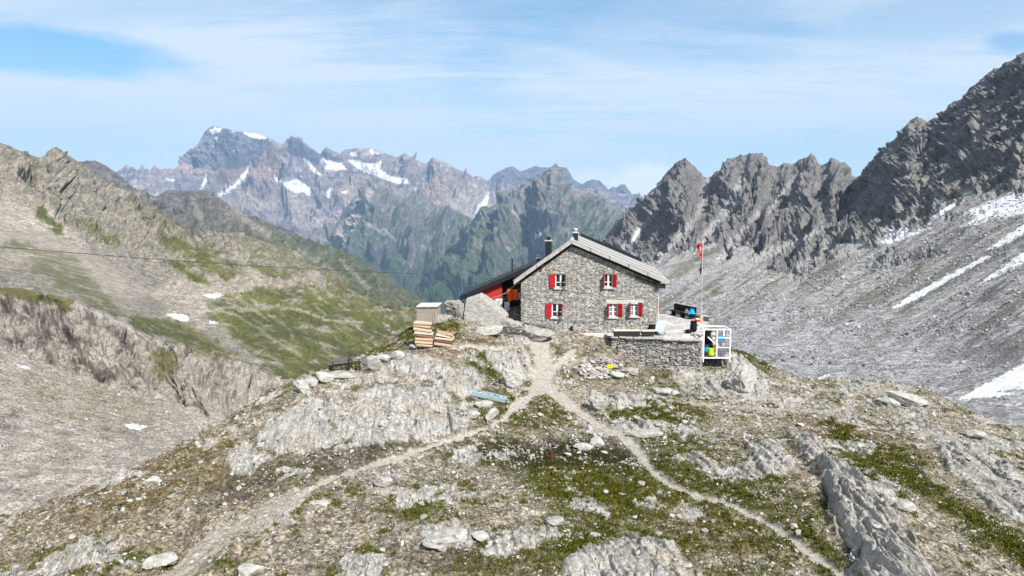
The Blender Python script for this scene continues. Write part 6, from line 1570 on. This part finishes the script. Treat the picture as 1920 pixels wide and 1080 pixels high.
post('wooden_post', 'dark post leaning behind the right end of the rim bench', 653, 692, 0.75, 0.06, WOODD, (0.10, 0))
post('wooden_post', 'thin dark post standing against the rounded grey boulder', 675, 692, 0.66, 0.045, WOODD, (-0.04, 0))
post('marker_post', 'short rust red post standing in the dark hollow', 1036, 860, 0.42, 0.085, simple_mat('dull_rust', (0.12, 0.022, 0.012), 0.85, 0.3, 9.0), (0.0, 0))
post('iron_stake', 'thin black stake at the left end of the retaining wall', 1159, 664, 0.75, 0.035, BLACK, (0, 0), 'stake')

# blue plank tray with stones on it
p0, p1 = gpt(888, 736), gpt(948, 750); d = p1 - p0; Lb = d.length; ang = math.atan2(d.y, d.x)
T = empty('plank_tray', (p0 + p1) / 2 + Vector((0, 0, 0.06)), ang); tag(T, 'pale blue plank tray lying on the moss beside the left path', 'plank tray')
T.rotation_euler = (0, -math.asin(d.z / Lb), ang)
MB().box(-Lb / 2, Lb / 2, -0.28, 0.28, 0.0, 0.03).build('board', BLUEP, T)
for y in (-0.30, 0.27): MB().box(-Lb / 2 - .02, Lb / 2 + .02, y, y + 0.03, -0.05, 0.16).build('side_rail', BLUEP, T)
for x in (-Lb / 2, -Lb / 5, Lb / 5, Lb / 2 - .05): MB().box(x, x + .05, -0.268, 0.268, 0.032, 0.10).build('rung', BLUEP, T)
for k, (fx, lab) in enumerate(((-0.28, 'left'), (0.05, 'middle'), (0.36, 'right'))):
    o = bpy.data.objects.new('tray_stone', st_src[k]); COL.objects.link(o); o.location = T.location + Vector((d.x, d.y, d.z)) * fx + Vector((0, 0, 0.11)); o.scale = (0.8, 0.8, 0.8); o.rotation_euler = (0.1, 0, k)
    tag(o, f'white stone lying in the {lab} bay of the pale blue plank tray', 'stone', 'stones in the plank tray')

# yellow signpost
p = gpt(1147, 694); SG = empty('signpost', p); tag(SG, 'small yellow hiking sign on a short post in the rubble heap', 'signpost')
MB().tube([(0, 0, -0.1), (0, 0, 0.42)], 0.035, 8).build('post', BLACK, SG)
MB().add([(-.2, -.05, .20), (.12, -.05, .20), (.21, -.05, .33), (.12, -.05, .46), (-.2, -.05, .46), (-.2, -.02, .20), (.12, -.02, .20), (.21, -.02, .33), (.12, -.02, .46), (-.2, -.02, .46)],
         [(0, 1, 2, 3, 4), (9, 8, 7, 6, 5), (0, 5, 6, 1), (1, 6, 7, 2), (2, 7, 8, 3), (3, 8, 9, 4), (4, 9, 5, 0)]).build('sign_board', YELL, SG)

# ------------------------------------------------------------------ terrace furniture
def tpt(u, v, z=TZ + 0.05): return Vector(at_z(u, v, z))
def long_bench(name, label, u0, u1, v, vt, hshade):
    a, b = tpt(u0, v), tpt(u1, v); L = (b - a).length; ang = math.atan2(b.y - a.y, b.x - a.x)
    o = empty(name, (a + b) / 2, ang); tag(o, label, 'bench')
    H = at(u0, vt, a.y)[2] - a.z
    MB().box(-L / 2 - .04, L / 2 + .04, -.24, .26, H - .06, H).build('seat', simple_mat('bleached_wood', (0.56, 0.52, 0.46), .8, .15, 6, 0, .2, (1, 9, 9)), o, bevel=.008)
    MB().box(-L / 2, L / 2, -.20, -.17, H - hshade, H - .062).build('shade_board', WOODD, o)  # dark boards stand in for the black shade under the seat
    MB().box(-L / 2, L / 2, .19, .22, H - hshade, H - .062).build('shade_board', WOODD, o)
    for x in (-L / 2 + .05, L / 2 - .13):
        for y in (-.168, .11): MB().box(x, x + .08, y, y + .078, 0, H - .062).build('leg', WOODD, o)
    return o
long_bench('trestle_bench', 'long bench with a bleached top and dark shade boards on the terrace edge', 1151, 1199, 632, 618.5, 0.40)
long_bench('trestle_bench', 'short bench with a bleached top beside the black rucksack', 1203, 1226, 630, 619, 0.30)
def bag(name, label, loc, w, h, d, mat, mat2, rz=0, seed=0, cat='rucksack', lid=True):
    o = empty(name, loc, rz); tag(o, label, cat)
    def blob_(nm, cx, cy, cz, sx_, sy_, sz_, mt, e=0.62):
        bm = bmesh.new(); bmesh.ops.create_uvsphere(bm, u_segments=14, v_segments=10, radius=1)
        rr = random.Random(seed + len(nm))
        for v in bm.verts:
            c = v.co; q = Vector([math.copysign(abs(t_) ** e, t_) for t_ in c]); k = 1 + 0.05 * math.sin(c.x * 5 + seed) * math.cos(c.z * 6)
            v.co = Vector((cx + q.x * sx_ * k * (1 - 0.12 * q.z), cy + q.y * sy_ * k, cz + q.z * sz_))
        me = bpy.data.meshes.new(nm); bm.to_mesh(me); bm.free(); me.polygons.foreach_set('use_smooth', [True] * len(me.polygons)); return link_mesh(nm, me, mt, o)
    blob_('body', 0, 0, h * .5, w / 2, d / 2, h / 2, mat)
    if lid: blob_('lid', 0, -d * .05, h * .97, w * .46, d * .46, h * .11, mat2)
    blob_('pocket', 0, -d * .48, h * .32, w * .30, d * .16, h * .2, mat2)
    for x in (-w * .25, w * .25): MB().tube([(x, d * .40, h * .85), (x, d * .66, h * .6), (x, d * .42, h * .15)], .02, 6).build('strap', DARKCLOTH, o)
    return o
p = tpt(1222, 627); bag('rucksack', 'round black rucksack leaning against the mint deck chair', p, .5, .62, .42, DARKCLOTH, DARKCLOTH, .3, 1)
p = tpt(1238, 627); DC = empty('deck_chair', p, R_(-28)); tag(DC, 'mint green deck chair standing on the terrace by the hut corner', 'deck chair')
MB().add([(-.26, -.45, .26), (.26, -.45, .26), (.26, .42, .82), (-.26, .42, .82), (-.26, -.44, .29), (.26, -.44, .29), (.26, .41, .86), (-.26, .41, .86)], [(0, 3, 2, 1), (4, 5, 6, 7), (0, 1, 5, 4), (1, 2, 6, 5), (2, 3, 7, 6), (3, 0, 4, 7)]).build('sling', MINT, DC)
for x in (-.29, .29):
    MB().beam((x, -.55, .20), (x, .46, .86), .05, .05).build('rail', MINT, DC); MB().beam((x * .99, -.35, .0), (x * .99, .25, .70), .045, .045).build('leg', WOODG, DC); MB().beam((x * .96, .40, .0), (x * .96, -.30, .33), .045, .045).build('leg', WOODG, DC)
q0, q1 = Vector((*TER_POLY[3], TZ)), Vector((*TER_POLY[2], TZ)); dd = (q1 - q0).normalized(); nn = Vector((-dd.y, dd.x, 0)) * -1
LBo = empty('log_bench', q0.lerp(q1, 0.40) + nn * 0.45, math.atan2(dd.y, dd.x)); tag(LBo, 'dark timber bench along the stone parapet at the back of the terrace', 'bench')
Lq = (q1 - q0).length * 0.62
MB().box(-Lq / 2, Lq / 2, -.2, .2, .38, .46).build('seat', WOODD, LBo); MB().box(-Lq / 2, Lq / 2, .21, .27, .40, .95).build('backrest', WOODD, LBo)
for x in (-Lq / 2 + .2, 0, Lq / 2 - .3): MB().box(x, x + .12, -.18, .18, 0, .378).build('leg', WOODD, LBo)
def cloth_lump(name, label, loc, w, d, h, mat, cat, seed):
    X_, Y_ = np.meshgrid(np.linspace(-1, 1, 26), np.linspace(-1, 1, 20)); r = np.hypot(X_, Y_)
    z = h * (1 - sstep(0.35, 1.05, r + 0.25 * fbm2(X_ * 1.3 + seed, Y_ * 1.3, 3))) * (0.75 + 0.5 * fbm2(X_ * 2.5 + seed, Y_ * 2.5, 3)) + 0.012
    me = fast_mesh(name, np.stack([X_ * w / 2, Y_ * d / 2, z], -1).reshape(-1, 3), grid_faces(20, 26)); o = link_mesh(name, me, mat, None, loc)
    so_ = o.modifiers.new('thick', 'SOLIDIFY'); so_.thickness = 0.015; tag(o, label, cat); return o
jl = q0.lerp(q1, 0.66) + nn * 0.45
cloth_lump('jacket', 'crumpled turquoise jacket on the right end of the dark parapet bench', jl + Vector((0, 0, .455)), 0.66, .42, .42, CYAN, 'jacket', 3)
cloth_lump('blanket', 'folded grey blanket between the bench back and the turquoise jacket', q0.lerp(q1, 0.52) + nn * 0.45 + Vector((0, 0, .455)), .45, .38, .3, GREYC, 'blanket', 8)
p = tpt(1309, 609); bag('rucksack', 'red topped rucksack at the foot of the flagpole', p + Vector((-.1, -.1, 0)), .34, .46, .30, REDC, CLOTHW, .2, 3)
p = tpt(1300, 622); bag('rucksack', 'black rucksack with side pouches on the flagstones before the flagpole', p, .46, .72, .4, DARKCLOTH, DARKCLOTH, -.2, 5)
p = tpt(1291, 624); bag('duffel_bag', 'small black duffel bag lying left of the black rucksack', p, .5, .24, .3, DARKCLOTH, DARKCLOTH, .4, 6, 'bag', False)
p = tpt(1308, 628); o = MB().box(-.42, .42, -.2, .2, .06, .10).build('stone_plate', simple_mat('pale_plate', (.6, .57, .55), .8, .1, 5), None, p); tag(o, 'pale flat plate lying in front of the black rucksack', 'plate')

# flagpole and flag
fb = Vector(at_z(1314.5, 606, TZ)); ft = Vector(at(1318, 453, fb.y)); 
FP = empty('flagpole', fb); tag(FP, 'slender white flagpole at the back corner of the terrace', 'flagpole')
dv_ = ft - fb
MB().tube([(0, 0, -.1), tuple(dv_ * .5), tuple(dv_)], [.028, .025, .02], 8).build('pole', simple_mat('grey_white_pole', (.55, .54, .53), .6, .08, 6), FP)
MB().tube([tuple(dv_), tuple(dv_ * 1.006)], [.06, .05], 8).build('finial', WHITE, FP)
MB().box(-.12, .12, -.12, .12, -.02, .55).build('base_bracket', simple_mat('tan_bracket', (.52, .38, .26), .8, .1, 5), FP, bevel=.02)
FLAGM = NT('flag_cloth'); FLAGM.fin(FLAGM.attr('Col'), None, 0.8, **{'Specular IOR Level': 0.1}); FLAGM = FLAGM.m
nu_, nv_ = 60, 60
Sg_, Tg_ = np.meshgrid(np.linspace(0, 1, nu_), np.linspace(0, 1, nv_))        # s along the fly, t down the hoist
W_ = 0.92
xx = -(0.06 + 0.42 * Sg_ * (1 - 0.72 * Tg_ ** 1.1)) ; xx = xx + 0.05 * np.sin(Sg_ * 14 + Tg_ * 3) * Sg_
yy_ = 0.16 * np.sin(Sg_ * 9 + Tg_ * 2.5) * np.sqrt(Sg_)
zz = -(Tg_ * W_ * 0.92) - 0.16 * Sg_ - 0.20 * Sg_ ** 2 * Tg_
cross = ((np.abs(Sg_ - .5) < .10) & (np.abs(Tg_ - .5) < .31)) | ((np.abs(Tg_ - .5) < .10) & (np.abs(Sg_ - .5) < .31))
fc = np.where(cross[..., None], np.array((.8, .8, .8)), np.array((.58, .015, .03)))
top_ = fb + dv_ * 0.985
me = fast_mesh('flag', np.stack([xx, yy_, zz], -1).reshape(-1, 3), grid_faces(nv_, nu_)); set_col(me, 'Col', fc.reshape(-1, 3))
FLo = link_mesh('flag', me, FLAGM, None, top_); tag(FLo, 'red flag with a white cross drooping from the flagpole', 'flag')
xx = -(0.05 + 0.20 * Sg_ * (0.4 + 0.6 * Tg_)) + 0.05 * np.sin(Tg_ * 9) * Sg_; yy_ = 0.10 * np.sin(Sg_ * 7 + Tg_ * 4) * Sg_; zz = -Tg_ * 0.92 - 0.22 * Sg_
me = fast_mesh('pennant', np.stack([xx, yy_, zz], -1).reshape(-1, 3), grid_faces(nv_, nu_)); set_col(me, 'Col', np.where((Sg_ > .62)[..., None], np.array((.30, .30, .34)), np.array((.02, .02, .03))).reshape(-1, 3))
o = link_mesh('pennant', me, FLAGM, None, fb + dv_ * 0.77); tag(o, 'limp black and grey pennant hanging below the red flag', 'pennant')

# ------------------------------------------------------------------ white transport cage with luggage
YC = 43.2
def cp_(u, v, dy=0): return Vector(at(u, v, YC)) + Vector((0, dy, 0))
c00, c10 = cp_(1318.5, 671), cp_(1368, 672); H = at(1344, 617, YC)[2] - c00.z; Wc = (c10 - c00).length; Dp = 1.35
CG = empty('transport_cage', c00, math.atan2(c10.y - c00.y, c10.x - c00.x)); tag(CG, 'open white metal transport cage at the right end of the terrace wall', 'cage')
r_ = 0.032
def bar(name, *segs, mat=WHITE, r=r_):
    m = MB()
    for a, b in segs: m.beam(a, b, r * 2, r * 2)
    return m.build(name, mat, CG)
e_ = r_
for x, y in ((0, 0), (Wc, 0), (0, Dp), (Wc, Dp)): bar('corner_post', ((x, y, -0.28), (x, y, H)))
bar('bottom_rail', ((e_, 0, 0), (Wc - e_, 0, 0)), ((e_, Dp, 0), (Wc - e_, Dp, 0)), ((0, e_, 0), (0, Dp - e_, 0)), ((Wc, e_, 0), (Wc, Dp - e_, 0)))
bar('top_rail', ((e_, 0, H - e_), (Wc - e_, 0, H - e_)), ((e_, Dp, H - e_), (Wc - e_, Dp, H - e_)), ((0, e_, H - e_), (0, Dp - e_, H - e_)), ((Wc, e_, H - e_), (Wc, Dp - e_, H - e_)))
bar('middle_post', ((Wc * .5, 0, e_), (Wc * .5, 0, H - 2 * e_)))
bar('middle_rail', ((Wc * .5 + e_, 0.004, H * .70), (Wc - e_, 0.004, H * .70)), ((Wc * .5 + e_, 0.004, H * .36), (Wc - e_, 0.004, H * .36)), r=.03)
bar('brace', ((Wc * .17, 0.09, H * .72), (Wc * .66, 0.09, H * .30)), r=.035)
m = MB()
for k in range(1, 9): x = Wc * .5 + (Wc * .5) * k / 9; m.tube([(x, .02, e_), (x, .02, H * .69)], .011, 5)
for k in range(1, 8): z = H * .69 * k / 8; m.tube([(Wc * .5 + e_, .035, z), (Wc - e_, .035, z)], .011, 5)
m.build('wire_mesh', WIRE, CG)
MB().box(e_, Wc - e_, e_, Dp - e_, -.03, -.002).build('floor_plate', WIRE, CG)
MB().box(-.022, .022, e_ + .001, Dp - e_ - .001, .05, H * .72).build('side_panel', PINKW, CG)
MB().add([(-.34, -.02, H * .66), (-.046, -.02, H * .78), (-.046, -.02, .02), (-.12, -.02, .02), (-.34, .02, H * .66), (-.046, .02, H * .78), (-.046, .02, .02), (-.12, .02, .02)], [(0, 3, 2, 1), (4, 5, 6, 7), (0, 1, 5, 4), (1, 2, 6, 5), (2, 3, 7, 6), (3, 0, 4, 7)]).build('side_flap', PINKW, CG)
cgM = CG.matrix_basis
def incage(x, y, z): return cgM @ Vector((x, y, z))
for args in (('teal rucksack standing low in the left half of the white cage', (.28, .45, 0), .42, .75, .36, TEAL, BLACK), ('neon yellow bag at the front of the white cage', (.58, .30, 0.05), .40, .50, .34, LIME, LIME),
             ('black rucksack filling the back of the white cage', (.50, .85, 0), .70, 1.15, .45, DARKCLOTH, GREYC), ('dark rucksack piled on top behind the brace of the white cage', (.48, .72, 1.0), .52, .62, .4, DARKCLOTH, DARKCLOTH),
             ('bright blue rucksack hanging high in the right half of the white cage', (1.18, .35, .92), .55, .42, .34, BLUE, CYAN), ('grey bag at the bottom right behind the wire mesh', (1.32, .55, 0), .50, .62, .4, GREYC, GREYC), ('beige sack leaning at the top left of the white cage', (.72, .55, 1.02), .34, .50, .3, PINKW, SILL)):
    lab, (x, y, z), w, h, d_, a_, b_ = args
    bag('rucksack' if 'ruck' in lab else 'luggage_bag', lab, incage(x * Wc / 1.67, y, z + .001), w, h, d_, a_, b_, rq.uniform(-.3, .3), len(lab), 'rucksack' if 'ruck' in lab else 'bag')

# ------------------------------------------------------------------ washing by the lean-to
ln0 = Vector(hl(*[(lambda q: (q[0], 1.8, q[1]))(onwall(922, 566, 1.8))][0])); ln1 = Vector(hl(*[(lambda q: (q[0], 0.9, q[1]))(onwall(975, 527, 0.9))][0]))
def sag(a, b, s, n=10): return [a.lerp(b, k / n) - Vector((0, 0, s * 4 * (k / n) * (1 - k / n))) for k in range(n + 1)]
o = MB().tube(sag(ln0, ln1, 0.05), 0.02, 6).build('guy_rope', WOODG); tag(o, 'pale rope slanting down from the hut eave to the huge boulder', 'rope')
def hang(name, label, u0, u1, v0, v1, off, mat, cat, seed, amp=.05):
    a0, z0 = onwall(u0, v0, off); a1, z1 = onwall(u1, v1, off); n = 24
    X_, Z_ = np.meshgrid(np.linspace(a0, a1, n), np.linspace(z1, z0, n)); T_ = (z0 - Z_) / (z0 - z1)
    Y_ = off + amp * np.sin((X_ - a0) / (a1 - a0) * 11 + seed) * (0.3 + T_); Z2 = Z_ - 0.06 * T_ * np.sin((X_ - a0) / (a1 - a0) * 5 + seed)
    P_ = HO + E1 * X_[..., None] + E2 * Y_[..., None]; P_[..., 2] = Z2
    c0 = P_.reshape(-1, 3).mean(0); me = fast_mesh(name, P_.reshape(-1, 3) - c0, grid_faces(n, n)); o = link_mesh(name, me, mat, None, tuple(c0))
    md = o.modifiers.new('thick', 'SOLIDIFY'); md.thickness = .012; tag(o, label, cat); return o
hang('blanket', 'orange blanket hung out between the lean-to and the hut', 951, 971, 542, 564, 2.0, ORANGE, 'blanket', 1)
hang('cloth', 'small pale pink cloth hung right of the orange blanket', 971.5, 975.5, 548, 562, 2.1, PINKW, 'cloth', 2, .02)
hang('cloth', 'white sheet hung low beside the huge boulder', 928, 942, 560, 576, 1.9, CLOTHW, 'cloth', 3)
hang('cloth', 'white towel hung below the orange blanket', 946, 955, 566, 582, 1.6, CLOTHW, 'towel', 5)
o = MB().tube([hl(onwall(922, 559, 1.95)[0], 1.95, onwall(922, 559, 1.95)[1]), hl(onwall(978, 541, 2.05)[0], 2.05, onwall(978, 541, 2.05)[1])], 0.012, 5).build('washing_line', WIRE); tag(o, 'washing line carrying the orange blanket', 'washing line')
# cable along the gable wall and the cableway rope
cpt = [(977, 604), (1000, 608), (1025, 613), (1045, 619), (1062, 628), (1068, 637)]
o = MB().tube([hl(onwall(u, v, -.07)[0], -.09, onwall(u, v, -.07)[1]) for u, v in cpt], 0.022, 6).build('wall_cable', BLACK); tag(o, 'black hose sagging along the left foot of the gable wall', 'hose')
pts = [at(u, v, Y) for u, v, Y in ((-420, 433, 50), (-150, 453, 51.5), (0, 463, 52.5), (150, 475, 53.5), (300, 486.5, 54.5), (450, 497, 55.5), (600, 505.5, 56.5), (750, 512, 57.5), (880, 515.5, 58.4), (930, 516, 58.8), (985, 514, 59.2))]
o = MB().tube(pts, 0.026, 6).build('cableway_rope', BLACK); tag(o, 'long dark cableway rope crossing the valley to the hut roof', 'cable')
build_haze()
